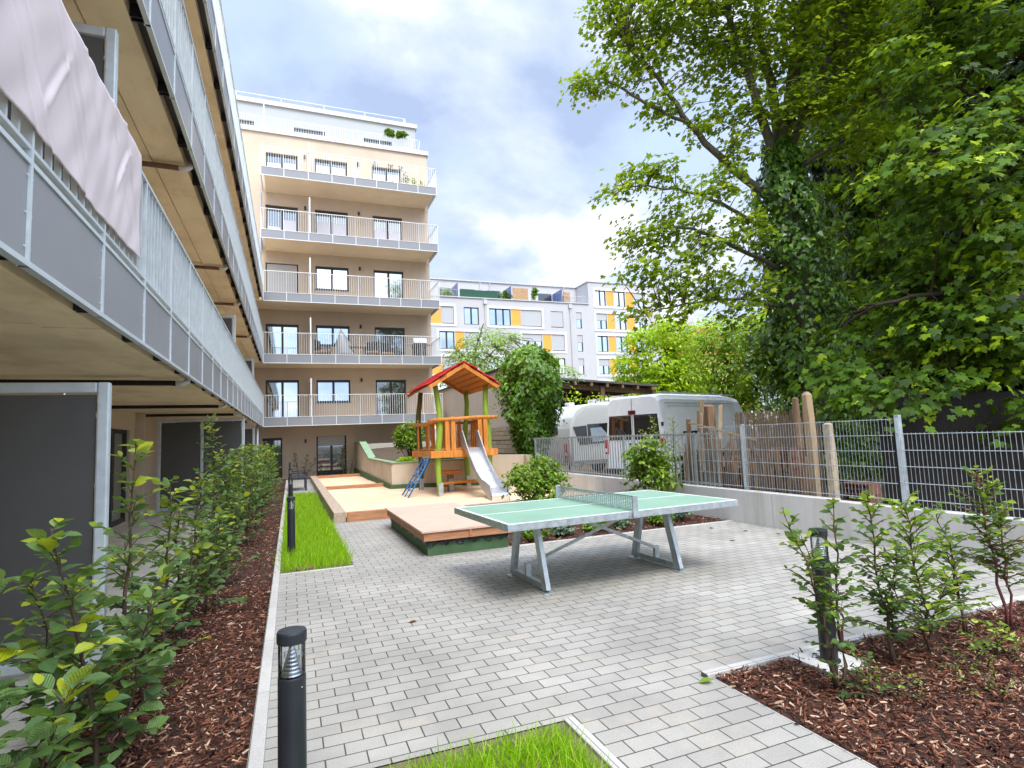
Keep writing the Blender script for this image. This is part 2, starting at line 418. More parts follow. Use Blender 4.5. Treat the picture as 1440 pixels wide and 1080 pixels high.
class MB:
    def __init__(self):
        self.v = []
        self.f = []

    def add(self, vs, fs):
        o = len(self.v)
        self.v.extend([tuple(map(float, p)) for p in vs])
        self.f.extend([tuple(i + o for i in q) for q in fs])
        return self

    def box(self, x0, x1, y0, y1, z0, z1, rz=0.0, c=None):
        p = [(x, y, z) for z in (z0, z1) for y in (y0, y1) for x in (x0, x1)]
        if rz:
            if c is None:
                c = ((x0 + x1) / 2, (y0 + y1) / 2)
            ca, sa = math.cos(rz), math.sin(rz)
            p = [(c[0] + (x - c[0]) * ca - (y - c[1]) * sa, c[1] + (x - c[0]) * sa + (y - c[1]) * ca, z) for x, y, z in p]
        return self.add(p, [(0, 2, 3, 1), (4, 5, 7, 6), (0, 1, 5, 4), (2, 6, 7, 3), (0, 4, 6, 2), (1, 3, 7, 5)])

    def bar(self, a, b, w, h, up=(0, 0, 1)):
        a, b = np.asarray(a, float), np.asarray(b, float)
        s, u, d = frame_of(b - a, up)
        p = []
        for q in (a, b):
            for k, l in ((-1, -1), (1, -1), (1, 1), (-1, 1)):
                p.append(q + s * k * w / 2 + u * l * h / 2)
        return self.add(p, [(3, 2, 1, 0), (4, 5, 6, 7), (0, 1, 5, 4), (1, 2, 6, 5), (2, 3, 7, 6), (3, 0, 4, 7)])

    def tube(self, pts, r, n=8, cap=True):
        pts = [np.asarray(p, float) for p in pts]
        if isinstance(r, (int, float)):
            r = [r] * len(pts)
        vs, fs = [], []
        for i, p in enumerate(pts):
            d = pts[min(i + 1, len(pts) - 1)] - pts[max(i - 1, 0)]
            s, u, _ = frame_of(d)
            for k in range(n):
                a = 2 * math.pi * k / n
                vs.append(p + (s * math.cos(a) + u * math.sin(a)) * r[i])
        for i in range(len(pts) - 1):
            for k in range(n):
                k2 = (k + 1) % n
                fs.append((i * n + k, i * n + k2, (i + 1) * n + k2, (i + 1) * n + k))
        if cap:
            fs.append(tuple(range(n - 1, -1, -1)))
            fs.append(tuple((len(pts) - 1) * n + k for k in range(n)))
        return self.add(vs, fs)

    def lathe(self, prof, c, n=24):
        """prof: (radius, z) from bottom to top"""
        vs, fs = [], []
        for r, z in prof:
            for k in range(n):
                a = 2 * math.pi * k / n
                vs.append((c[0] + r * math.cos(a), c[1] + r * math.sin(a), c[2] + z))
        for i in range(len(prof) - 1):
            for k in range(n):
                k2 = (k + 1) % n
                fs.append((i * n + k, i * n + k2, (i + 1) * n + k2, (i + 1) * n + k))
        fs.append(tuple(range(n - 1, -1, -1)))
        fs.append(tuple((len(prof) - 1) * n + k for k in range(n)))
        return self.add(vs, fs)

    def loft(self, rings, cap=True):
        n = len(rings[0])
        vs = [p for r in rings for p in r]
        fs = []
        for i in range(len(rings) - 1):
            for k in range(n):
                k2 = (k + 1) % n
                fs.append((i * n + k, i * n + k2, (i + 1) * n + k2, (i + 1) * n + k))
        if cap:
            fs.append(tuple(range(n - 1, -1, -1)))
            fs.append(tuple((len(rings) - 1) * n + k for k in range(n)))
        return self.add(vs, fs)

    def prism(self, poly, a, b):
        """poly: list of 3-D points (planar), swept from offset a to offset b (vectors)"""
        a, b = np.asarray(a, float), np.asarray(b, float)
        return self.loft([[np.asarray(p, float) + a for p in poly], [np.asarray(p, float) + b for p in poly]])

    def quad(self, a, b, c, d):
        return self.add([a, b, c, d], [(0, 1, 2, 3)])

    def grid(self, fn, nu, nv):
        vs = [fn(i / nu, j / nv) for j in range(nv + 1) for i in range(nu + 1)]
        fs = [(j * (nu + 1) + i, j * (nu + 1) + i + 1, (j + 1) * (nu + 1) + i + 1, (j + 1) * (nu + 1) + i) for j in range(nv) for i in range(nu)]
        return self.add(vs, fs)

    def wall(self, o, u, n, W, H, holes, depth):
        """a facade plane at o, along u (unit) and up, normal n, with recessed openings (u0,u1,z0,z1)"""
        o, u, n = np.asarray(o, float), np.asarray(u, float), np.asarray(n, float)
        us = sorted({0.0, W} | {h[0] for h in holes} | {h[1] for h in holes})
        zs = sorted({0.0, H} | {h[2] for h in holes} | {h[3] for h in holes})
        P = lambda a, z, d=0.0: o + u * a + V(0, 0, z) - n * d
        for i in range(len(us) - 1):
            for j in range(len(zs) - 1):
                cu, cz = (us[i] + us[i + 1]) / 2, (zs[j] + zs[j + 1]) / 2
                if any(h[0] < cu < h[1] and h[2] < cz < h[3] for h in holes):
                    continue
                self.quad(P(us[i], zs[j]), P(us[i + 1], zs[j]), P(us[i + 1], zs[j + 1]), P(us[i], zs[j + 1]))
        for a, b, c, d in holes:
            self.quad(P(a, c), P(a, d), P(a, d, depth), P(a, c, depth))
            self.quad(P(b, d), P(b, c), P(b, c, depth), P(b, d, depth))
            self.quad(P(a, d), P(b, d), P(b, d, depth), P(a, d, depth))
            self.quad(P(b, c), P(a, c), P(a, c, depth), P(b, c, depth))
        return self

    def build(self, name, mat, parent=None, bevel=0.0, smooth=False, attr=None):
        me = bpy.data.meshes.new(name)
        vs = np.array(self.v, float).reshape(-1, 3)
        if parent is not None:
            vs = vs - np.array(ORG.get(parent.name, (0, 0, 0)))
        me.from_pydata([tuple(p) for p in vs], [], self.f)
        if smooth:
            for p in me.polygons:
                p.use_smooth = True
        if attr is not None:
            at_ = me.attributes.new('rnd', 'FLOAT', 'POINT')
            at_.data.foreach_set('value', np.asarray(attr, np.float32))
        return link(me, name, mat, parent, bevel)


ORG = {}


def link(me, name, mat, parent=None, bevel=0.0):
    me.materials.append(MATS[mat] if isinstance(mat, str) else mat)
    o = bpy.data.objects.new(name, me)
    COL.objects.link(o)
    if parent is not None:
        o.parent = parent
        ORG[o.name] = ORG.get(parent.name, (0, 0, 0))
    if bevel:
        m = o.modifiers.new('bevel', 'BEVEL')
        m.width = bevel
        m.segments = 2
        m.limit_method = 'ANGLE'
        m.angle_limit = R(40)
    return o


def tag(o, label, cat, group=None):
    o['label'] = label
    o['category'] = cat
    if group:
        o['group'] = group
    return o


def thing(name, label, cat, loc=(0, 0, 0), group=None, local=False, rz=0.0):
    """an Empty at the thing's base; local=True: its parts are given in its own coordinates"""
    o = bpy.data.objects.new(name, None)
    COL.objects.link(o)
    o.empty_display_size = 0.2
    o.location = loc
    o.rotation_euler = (0, 0, rz)
    ORG[o.name] = (0, 0, 0) if local else tuple(loc)
    return tag(o, label, cat, group)


def structure(o):
    o['kind'] = 'structure'
    return o


def stuff(o):
    o['kind'] = 'stuff'
    return o


KIDS = {}


def copy_tree(o, loc=None, label=None, parent=None, rz=None):
    c = o.copy()
    COL.objects.link(c)
    if parent is not None:
        c.parent = parent
    if loc is not None:
        c.location = loc
    if rz is not None:
        c.rotation_euler = (0, 0, rz)
    if label:
        c['label'] = label
    for ch in list(o.children):
        copy_tree(ch, parent=c)
    return c


# ------------------------------------------------------------------ leaves
def tmpl_ovate(n=4, width=0.34, fold=0.10, droop=0.12):
    """pointed oval leaf along +y, folded at the midrib; returns verts, faces, uv"""
    vs, uv, fs = [], [], []
    rows = n + 1
    for i in range(rows):
        t = i / n
        w = width * math.sin(math.pi * min(1, (t * 0.93 + 0.04)) ** 0.85)
        if i == n:
            w = 0.01
        for k in (-1, 0, 1):
            vs.append((k * w, t, fold * abs(k) * w / width - droop * t * t))
            uv.append((k * w, t))
    for i in range(n):
        a = i * 3
        fs += [(a, a + 1, a + 4, a + 3), (a + 1, a + 2, a + 5, a + 4)]
    return np.array(vs), fs, np.array(uv)


def tmpl_maple():
    tips = [(90, 1.0), (40, 0.82), (-5, 0.62), (140, 0.82), (185, 0.62)]
    pts = []
    seq = [(-48, .26), (-8, .60), (16, .47), (42, .80), (62, .56), (76, .74), (90, .95), (104, .74), (118, .56), (138, .80), (164, .47), (188, .60), (228, .26)]
    for a, r in seq:
        pts.append((math.cos(R(a)) * r, 0.15 + math.sin(R(a)) * r, -0.13 * r * r))
    vs = [(0, 0.15, 0.03)] + pts
    fs = [(0, i, i + 1) for i in range(1, len(pts))]
    vs = np.array(vs)
    return vs, fs, vs[:, :2].copy()


def tmpl_quad(w=0.3):
    vs = np.array([(0, 0, 0), (w, 0.45, 0.06), (0, 1, -0.12), (-w, 0.45, 0.06)], float)
    return vs, [(0, 1, 2, 3)], vs[:, :2].copy()


def tmpl_ivy():
    vs = np.array([(0, 0.0, 0), (0.42, 0.05, -0.05), (0.30, 0.40, 0.03), (0, 1.0, -0.15), (-0.30, 0.40, 0.03), (-0.42, 0.05, -0.05)], float)
    return vs, [(0, 1, 2, 3), (0, 3, 4, 5)], vs[:, :2].copy()


OVATE = tmpl_ovate(4)
OVATE_S = tmpl_ovate(2)
MAPLE = tmpl_maple()
QUAD = tmpl_quad()
IVY = tmpl_ivy()


def unit(a):
    return a / (np.linalg.norm(a, axis=-1, keepdims=True) + 1e-9)


def leaves(name, P, D, N, S, tmpl, mat, parent=None, rnd=None):
    """one mesh of leaves: positions P, growth directions D, face normals N, sizes S"""
    P, D, N, S = map(lambda a: np.asarray(a, float), (P, D, N, S))
    n = len(P)
    tv, tf, tuv = tmpl
    D = unit(D)
    X = unit(np.cross(D, N))
    Z = np.cross(X, D)
    m = len(tv)
    vs = (P[:, None, :] + S[:, None, None] * (tv[None, :, 0, None] * X[:, None, :] + tv[None, :, 1, None] * D[:, None, :] + tv[None, :, 2, None] * Z[:, None, :])).reshape(-1, 3)
    if parent is not None:
        vs = vs - np.array(ORG.get(parent.name, (0, 0, 0)))
    loops, starts, tot = [], [], 0
    base = np.arange(n)[:, None] * m
    sizes = [len(f) for f in tf]
    flat = np.concatenate([np.array(f) for f in tf])
    loops = (base + flat[None, :]).reshape(-1)
    st = np.concatenate([[0], np.cumsum(sizes)[:-1]])
    starts = (np.arange(n)[:, None] * sum(sizes) + st[None, :]).reshape(-1)
    totals = np.tile(np.array(sizes), n)
    me = bpy.data.meshes.new(name)
    me.vertices.add(len(vs))
    me.vertices.foreach_set('co', vs.astype(np.float32).reshape(-1))
    me.loops.add(len(loops))
    me.loops.foreach_set('vertex_index', loops.astype(np.int32))
    me.polygons.add(len(starts))
    me.polygons.foreach_set('loop_start', starts.astype(np.int32))
    me.polygons.foreach_set('loop_total', totals.astype(np.int32))
    uvl = me.uv_layers.new(name='uv')
    uv = np.tile(tuv[flat], (n, 1)).astype(np.float32)
    uvl.data.foreach_set('uv', uv.reshape(-1))
    if rnd is None:
        rnd = RNG.random(n)
    a = me.attributes.new('rnd', 'FLOAT', 'POINT')
    a.data.foreach_set('value', np.repeat(np.clip(rnd, 0, 1), m).astype(np.float32))
    me.update(calc_edges=True)
    me.polygons.foreach_set('use_smooth', np.ones(len(starts), bool))
    return link(me, name, mat, parent)


def rdir(n):
    return unit(RNG.normal(size=(n, 3)))


# ------------------------------------------------------------------ world, sun, view
SUN_EL, SUN_AZ = 57.0, 180.0      # azimuth measured clockwise from +Y (into the picture)
w = bpy.data.worlds.new('World')
sc.world = w
w.use_nodes = True
nt = w.node_tree
L = nt.links
bg = nt.nodes['Background']
sky = nd(nt, 'ShaderNodeTexSky', sky_type='NISHITA', sun_disc=False)
sky.sun_elevation = R(SUN_EL)
sky.sun_rotation = R(SUN_AZ)
sky.air_density = 1.0
sky.dust_density = 1.0
tc = nd(nt, 'ShaderNodeTexCoord')
sp = nd(nt, 'ShaderNodeSeparateXYZ')
L.new(tc.outputs['Generated'], sp.inputs[0])
zz = nd(nt, 'ShaderNodeMath', operation='ADD')
L.new(sp.outputs[2], zz.inputs[0])
zz.inputs[1].default_value = 0.32
zm = nd(nt, 'ShaderNodeMath', operation='MAXIMUM')
L.new(zz.outputs[0], zm.inputs[0])
zm.inputs[1].default_value = 0.05
dv = []
for i in (0, 1):
    d = nd(nt, 'ShaderNodeMath', operation='DIVIDE')
    L.new(sp.outputs[i], d.inputs[0])
    L.new(zm.outputs[0], d.inputs[1])
    dv.append(d)
cb = nd(nt, 'ShaderNodeCombineXYZ')
L.new(dv[0].outputs[0], cb.inputs[0])
L.new(dv[1].outputs[0], cb.inputs[1])
mp = nd(nt, 'ShaderNodeMapping')
mp.inputs['Location'].default_value = (CLX, CLY, 0.0) if 'CLX' in globals() else (1.3, 0.4, 0.0)
L.new(cb.outputs[0], mp.inputs['Vector'])
nA = nd(nt, 'ShaderNodeTexNoise', Scale=1.9, Detail=10.0, Roughness=0.55, Distortion=0.12)
L.new(mp.outputs[0], nA.inputs['Vector'])
mp2 = nd(nt, 'ShaderNodeMapping')
mp2.inputs['Location'].default_value = (4.1, 2.2, 0.5)
L.new(cb.outputs[0], mp2.inputs['Vector'])
nB = nd(nt, 'ShaderNodeTexNoise', Scale=1.75, Detail=9.0, Roughness=0.55, Distortion=0.15)
L.new(mp2.outputs[0], nB.inputs['Vector'])
cover = ramp(nt, nA.outputs['Fac'], [(0.36, 0.0), (0.51, 1.0)])
shade = ramp(nt, nB.outputs['Fac'], [(0.38, (4.0, 5.0, 7.2)), (0.49, (6.3, 7.2, 9.0)), (0.60, (10.6, 10.7, 11.0))])
ml = mixc(nt, cover.outputs[0], mixc(nt, 0.8, sky.outputs[0], (6.3, 7.9, 10.6)), shade.outputs[0])
# overcast sky, brightened outside the view as added fill: zenith and around the sun
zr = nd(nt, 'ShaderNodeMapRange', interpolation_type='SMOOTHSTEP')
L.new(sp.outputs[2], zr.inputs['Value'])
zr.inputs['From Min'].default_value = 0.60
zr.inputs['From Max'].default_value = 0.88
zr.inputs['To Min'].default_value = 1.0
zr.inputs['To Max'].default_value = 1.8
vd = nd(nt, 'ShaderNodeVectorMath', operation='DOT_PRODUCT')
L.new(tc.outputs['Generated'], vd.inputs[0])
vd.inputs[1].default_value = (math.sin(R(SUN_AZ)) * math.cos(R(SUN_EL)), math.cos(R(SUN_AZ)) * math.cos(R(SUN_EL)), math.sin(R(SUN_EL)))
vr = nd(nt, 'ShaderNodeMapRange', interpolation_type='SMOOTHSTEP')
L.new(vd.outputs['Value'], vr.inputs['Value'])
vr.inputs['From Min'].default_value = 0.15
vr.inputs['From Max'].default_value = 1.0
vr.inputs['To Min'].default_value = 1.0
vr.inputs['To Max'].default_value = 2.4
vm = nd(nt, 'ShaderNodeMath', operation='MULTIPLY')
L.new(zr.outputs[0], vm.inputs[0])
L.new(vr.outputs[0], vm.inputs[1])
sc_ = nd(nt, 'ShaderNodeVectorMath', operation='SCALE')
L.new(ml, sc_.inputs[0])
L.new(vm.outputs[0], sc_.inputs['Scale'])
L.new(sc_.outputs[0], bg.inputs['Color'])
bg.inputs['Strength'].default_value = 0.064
sun = bpy.data.objects.new('sun', bpy.data.lights.new('sun', 'SUN'))
COL.objects.link(sun)
sun.data.energy = 1.5
sun.data.angle = R(18)
sun.data.color = (1.0, 0.95, 0.86)
sd = V(math.sin(R(SUN_AZ)) * math.cos(R(SUN_EL)), math.cos(R(SUN_AZ)) * math.cos(R(SUN_EL)), math.sin(R(SUN_EL)))
sun.rotation_euler = Vector(-sd).to_track_quat('-Z', 'Y').to_euler()
sun.location = (0, 0, 30)
sc.cycles.max_bounces = 14
sc.cycles.diffuse_bounces = 8
sc.cycles.transmission_bounces = 8
sc.view_settings.view_transform = 'Standard'
sc.view_settings.look = 'None'
sc.view_settings.exposure = 1.02
sc.view_settings.gamma = 1.0
# ================================================================== THE SETTING
def sheet(name, mat, rects, z, cut=0):
    mb = MB()
    for x0, x1, y0, y1 in rects:
        mb.quad((x0, y0, z), (x1, y0, z), (x1, y1, z), (x0, y1, z))
    return structure(mb.build(name, mat))


sheet('ground', 'yard_earth', [(-400, 400, -300, 600)], -0.03)
sheet('yard_paving', 'paver_grey', [(-0.13, 6.85, 3.03, 7.62), (-0.13, 0.30, -2, 3.03), (1.43, 2.438, -2, 2.985), (1.43, 2.40, 2.985, 3.03), (0.30, 1.43, 2.93, 3.03), (2.40, 6.85, -2, 1.58), (0.74, 1.9, 7.62, 11.86),
                                    (-0.13, 0.78, 19.0, 27.6), (1.9, 2.9, 7.62, 11.86)], 0.0)
sheet('terrace', 'terrace_slab', [(-3.4, -1.32, -3, 28.98)], -0.004)
sheet('terrace_edge', 'concrete_light', [(-1.32, -1.27, -3, 27.6)], 0.012)
kb = MB()
kb.box(-0.205, -0.13, -2, 27.6, -0.2, 0.035)
kb.box(-0.13, 0.74, 7.55, 7.61, -0.2, 0.008)
kb.box(1.375, 1.435, -2, 2.93, -0.2, 0.012)
kb.box(2.40, 9.0, 2.985, 3.05, -0.2, 0.03)
kb.box(2.438, 2.45, 1.63, 2.985, -0.2, 0.004)
kb.box(2.45, 9.0, 1.58, 1.63, -0.2, 0.03)
kb.box(2.9, 6.85, 7.60, 7.66, -0.2, 0.010)
structure(kb.build('kerb', 'kerb_concrete', bevel=0.006))


def bumpy(name, mat, x0, x1, y0, y1, z, amp, step=0.12, fn=None):
    nu, nv = max(2, int((x1 - x0) / step)), max(2, int((y1 - y0) / step))
    ph = RNG.random((6, 3)) * 6.28
    fr = RNG.normal(size=(6, 2)) * 2.6

    def f(u, v):
        x, y = x0 + u * (x1 - x0), y0 + v * (y1 - y0)
        h = sum(math.sin(fr[k, 0] * x + fr[k, 1] * y + ph[k, 0]) for k in range(6)) / 6
        e = min(1, 8 * min(u, 1 - u), 8 * min(v, 1 - v))
        return (x, y, z + (amp * h + (fn(x, y) if fn else 0)) * max(0.0, e))
    return structure(MB().grid(f, nu, nv).build(name, mat, smooth=True))


bumpy('mulch_bed', 'mulch_base', -1.27, -0.205, -2, 27.6, -0.01, 0.03)
bumpy('mulch_bed', 'mulch_base', 2.45, 9.0, 1.63, 2.985, 0.0, 0.03)
bumpy('mulch_bed', 'mulch_base', 2.9, 6.85, 7.66, 12.3, -0.005, 0.04)
sheet('lawn_ground', 'lawn_soil', [(-0.13, 0.74, 7.61, 19.0), (0.30, 1.375, -2, 2.93)], -0.006)
bumpy('sand', 'sand', 0.95, 6.85, 12.0, 18.2, 0.075, 0.05, 0.15)
bumpy('sand', 'sand', 0.95, 3.0, 18.2, 26.4, 0.07, 0.04, 0.2)


def scatter_chips(name, rects, z, n, smin, smax):
    """loose bark: flat splinters lying at random"""
    tot = sum((x1 - x0) * (y1 - y0) * wgt for x0, x1, y0, y1, wgt in rects)
    P = []
    for x0, x1, y0, y1, wgt in rects:
        k = int(n * (x1 - x0) * (y1 - y0) * wgt / tot)
        P.append(np.stack([RNG.uniform(x0, x1, k), RNG.uniform(y0, y1, k), z + RNG.uniform(0.0, 0.035, k)], 1))
    P = np.concatenate(P)
    k = len(P)
    D = rdir(k) * V(1, 1, 0.25)
    N = V(0, 0, 1) + RNG.normal(size=(k, 3)) * 0.45
    t = np.array([(-0.12, 0, 0), (0.11, 0.08, 0), (0.07, 1, 0.05), (-0.06, 0.86, 0), (-0.12, 0, -0.10), (0.11, 0.08, -0.10), (0.07, 1, -0.06), (-0.06, 0.86, -0.10)], float)
    fs = [(0, 1, 2, 3), (1, 0, 4, 5), (2, 1, 5, 6), (3, 2, 6, 7), (0, 3, 7, 4)]
    o = leaves(name, P, D, N, RNG.uniform(smin, smax, k), (t, fs, t[:, :2].copy()), 'bark_chip')
    for p in o.data.polygons:
        p.use_smooth = False
    return stuff(o)


scatter_chips('bark_mulch', [(-1.25, -0.22, 2.2, 7, 4.0), (-1.25, -0.22, 7, 14, 1.2), (-0.9, -0.22, 14, 26, 0.4)], 0.0, 21000, 0.014, 0.055)
scatter_chips('bark_mulch', [(2.46, 6.4, 1.65, 2.97, 1.0)], 0.0, 19000, 0.013, 0.052)
scatter_chips('bark_mulch', [(2.92, 6.8, 7.68, 12.2, 1.0)], 0.0, 5500, 0.03, 0.07)


def grass(name, rects, n, h0, h1):
    area = sum((b - a) * (d - c) * wq for a, b, c, d, wq in rects)
    P = []
    for a, b, c, d, wq in rects:
        k = int(n * (b - a) * (d - c) * wq / area)
        P.append(np.stack([RNG.uniform(a, b, k), RNG.uniform(c, d, k), np.full(k, -0.004)], 1))
    P = np.concatenate(P)
    # thin out into tufts
    den = 0.5 + 0.5 * np.sin(P[:, 0] * 9.1 + 2 * np.sin(P[:, 1] * 4.3)) * np.sin(P[:, 1] * 7.3 + 1.7 * np.sin(P[:, 0] * 6.1))
    P = P[RNG.random(len(P)) < 0.45 + 0.55 * den]
    k = len(P)
    D = V(0, 0, 1) + RNG.normal(size=(k, 3)) * V(0.38, 0.38, 0.1)
    D[:, 2] = np.abs(D[:, 2])
    N = rdir(k) * V(1, 1, 0.1)
    t = np.array([(-0.022, 0, 0), (0.022, 0, 0), (-0.02, 0.45, 0.04), (0.02, 0.45, 0.04), (-0.012, 0.8, 0.16), (0.012, 0.8, 0.16), (0, 1.0, 0.32)], float)
    fs = [(0, 1, 3, 2), (2, 3, 5, 4), (4, 5, 6)]
    return stuff(leaves(name, P, D, N, RNG.uniform(h0, h1, k), (t, fs, t[:, :2].copy()), 'grass_blade'))


grass('lawn_grass', [(-0.12, 0.72, 7.66, 12, 1.0), (-0.12, 0.70, 12, 18.9, 0.6)], 24000, 0.07, 0.18)
grass('lawn_grass', [(0.40, 1.31, 1.95, 2.76, 1.0), (0.5, 1.3, 2.76, 2.84, .35)], 7500, 0.04, 0.13)

# ================================================================== LEFT WING
ZB = (2.42, 5.24, 8.06)
wing = thing('apartment_building', 'long beige balcony wing on the left with grey fascia panels and galvanised slat railings', 'building', (-3.4, 12, 0))
m = MB()
holes = []
for z0 in (0.0, 2.72, 5.54, 8.36):
    for y0 in (-1.2, 4.6, 13.0, 18.6, 24.2):
        holes.append((y0 + 5, y0 + 5 + 2.2, z0 + 0.02, z0 + 2.06))
m.wall((-3.4, -5, 0), (0, 1, 0), (1, 0, 0), 33.98, 11.2, holes, 0.18)
m.quad((-3.4, -5, 11.2), (-3.4, 28.98, 11.2), (-10, 28.98, 11.2), (-10, -5, 11.2))
m.quad((-3.4, -5, 0), (-3.4, -5, 11.2), (-10, -5, 11.2), (-10, -5, 0))
m.box(-3.398, -3.22, 15.6, 15.85, 0, 2.46)
m.box(-3.398, -3.22, 26.2, 26.5, 0, 2.46)
m.build('wall', 'render_beige', wing)
wd = None
for a, b, c, d in holes:
    f = MB()
    y0, y1 = a - 5, b - 5
    x = -3.54
    for q in ((y0, y0 + .07), (y1 - .07, y1), ((y0 + y1) / 2 - .05, (y0 + y1) / 2 + .05)):
        f.box(x, x + .07, q[0], q[1], c, d)
    f.box(x, x + .068, y0 + .07, (y0 + y1) / 2 - .05, c, c + .08)
    f.box(x, x + .068, (y0 + y1) / 2 + .05, y1 - .07, c, c + .08)
    f.box(x, x + .068, y0 + .07, (y0 + y1) / 2 - .05, d - .08, d)
    f.box(x, x + .068, (y0 + y1) / 2 + .05, y1 - .07, d - .08, d)
    fo = f.build('glazed_door', 'anthracite', wing)
    MB().quad((x + .03, y0 + .07, c + .08), (x + .03, y1 - .07, c + .08), (x + .03, y1 - .07, d - .08), (x + .03, y0 + .07, d - .08)).build('pane', 'glass_dim', fo)
YJ = [-5, 4.85, 12.55, 20.3, 26.99]
PST = [4.27 + 1.11 * k for k in range(-7, 21)]
for zb in ZB:
    m = MB()
    for i in range(4):
        a, b = YJ[i] + .012, YJ[i + 1] - .012
        m.box(-3.398, -1.66, a, b, zb + .06, zb + .29)
        m.box(-1.66, -1.635, a, b, zb + .085, zb + .285)
        m.box(-1.635, -1.275, a, b, zb + .035, zb + .288)
    if zb != ZB[0]:
        pass
    slab = m.build('balcony', 'soffit_concrete', wing)
    # fascia panels
    first = None
    for i in range(len(PST)):
        y0 = PST[i]
        y1 = PST[i + 1] if i + 1 < len(PST) else 26.985
        if y1 - y0 < .1:
            continue
        p = MB().box(-1.145, -1.132, y0 + .012, y1 - .012, zb + .03, zb + .485).build('fascia_panel', 'fascia_grey', slab)
    g = MB()
    g.box(-1.16, -1.118, PST[0], 26.98, zb, zb + .028)          # bottom angle
    g.box(-1.155, -1.122, PST[0], 26.98, zb + .487, zb + .512)
    for y in PST:
        g.box(-1.131, -1.121, y - .011, y + .011, zb + .03, zb + .486)
        for z in (zb + .09, zb + .25, zb + .43):
            g.tube([(-1.133, y - .028, z), (-1.126, y - .028, z)], .006, 6)
            g.tube([(-1.133, y + .028, z), (-1.126, y + .028, z)], .006, 6)
    g.build('edge_strip', 'galvanised_pale', slab)
    g = MB()
    g.box(-1.17, -1.12, PST[0], 26.98, zb + 1.395, zb + 1.42)
    g.box(-1.165, -1.125, PST[0], 26.98, zb + .56, zb + .58)
    y = PST[0]
    k = 0
    while y < 26.95:
        post = k % 9 == 0
        g.box(-1.17 if post else -1.158, -1.12 if post else -1.130, y - (.012 if post else .009), y + (.012 if post else .009), zb + (.0 if post else .58), zb + 1.395)
        y += 1.11 / 9
        k += 1
    g.build('railing', 'galvanised_pale', slab)
    for i, y in enumerate(PST):
        b = MB()
        b.box(-1.27, -1.165, y - .035, y - .025, zb + .034, zb + .15)
        b.box(-1.27, -1.165, y + .025, y + .035, zb + .034, zb + .15)
        b.build('bracket', 'anthracite', slab)
    MB().box(-1.273, -1.17, PST[0], 26.97, zb + .165, zb + .175).build('shade_strip', 'anthracite', slab)  # dark strip closing the gap, painted shade between slab and fascia
for zb in ZB[:2]:
    for y in (4.95, 8.1, 12.6, 15.75, 20.4):
        if zb == ZB[0] and y in (4.95,):
            continue
        d = MB()
        d.tube([(-3.35, y, zb - .005), (-1.42, y, zb - .025), (-1.33, y, zb - .03)], .034, 10)
        dp = d.build('drain_pipe', 'timber_dark' if zb == ZB[0] else 'rust_iron', wing)
        s = MB().tube([(-1.34, y, zb - .03), (-1.25, y, zb - .03), (-1.215, y, zb + .0), (-1.205, y, zb + .06)], .036, 10)
        s.build('spout', 'white_trim', dp, smooth=True)
MB().tube([(-1.28, 25.4, -.0), (-1.28, 25.4, ZB[0] + .05)], .05, 12).build('downpipe', 'galvanised_pale', wing, smooth=True)


def screen(x0, x1, y, z0, z1, label, group, panels=2):
    t = thing('privacy_screen', label, 'screen', ((x0 + x1) / 2, y, z0), group)
    f = MB()
    w = .08
    f.box(x0, x0 + w, y - .035, y + .035, z0, z1)
    f.box(x1 - w, x1, y - .035, y + .035, z0, z1)
    f.box(x0 + w, x1 - w, y - .028, y + .028, z1 - w, z1)
    f.box(x0 + w, x1 - w, y - .028, y + .028, z0 + .02, z0 + .02 + w)
    xs = [x0 + w + (x1 - x0 - 2 * w) * i / panels for i in range(panels + 1)]
    for i in range(1, panels):
        f.box(xs[i] - .035, xs[i] + .035, y - .026, y + .026, z0 + .10, z1 - w)
    f.build('frame', 'galvanised_pale', t, bevel=.012)
    for i in range(panels):
        a = xs[i] + (.012 if i == 0 else .047)
        b = xs[i + 1] - (.012 if i == panels - 1 else .047)
        p = MB().box(a, b, y - .012, y + .012, z0 + .11, z1 - w - .012).build('panel', 'screen_dark', t)
        for xx, q in [(xx, q) for q in np.linspace(z0 + .25, z1 - .25, 4) for xx in (a - .004, b + .004)] + [(xx, z1 - w - .008) for xx in (a + .2, b - .2)]:
            MB().lathe([(.011, -.018), (.011, .016)], (xx, y, q), 8).build('fixing', 'louvre_alu', p)
    return t


G = 'privacy screens of the left wing'
screen(-3.38, -1.28, 5.12, 0.02, 2.09, 'tall dark privacy screen in galvanised frame, nearest one on the left terrace', G, 1)
screen(-3.2, -1.16, 16.9, 0, 2.36, 'dark two-panel privacy screen on the ground behind the tallest hedge shrub', G)
screen(-3.38, -1.25, 23.2, 0, 2.33, 'far ground-floor privacy screen at the end of the left terrace', G)
screen(-3.38, -1.30, 5.15, 2.71, 4.98, 'upper privacy screen showing above the pale cloth on the first balcony', G)
screen(-3.38, -1.30, 15.8, 2.71, 4.95, 'privacy screen on the first balcony behind the middle of the slat railing', G)
screen(-3.38, -1.30, 23.6, 2.71, 4.95, 'privacy screen on the first balcony nearest the rear building', G)

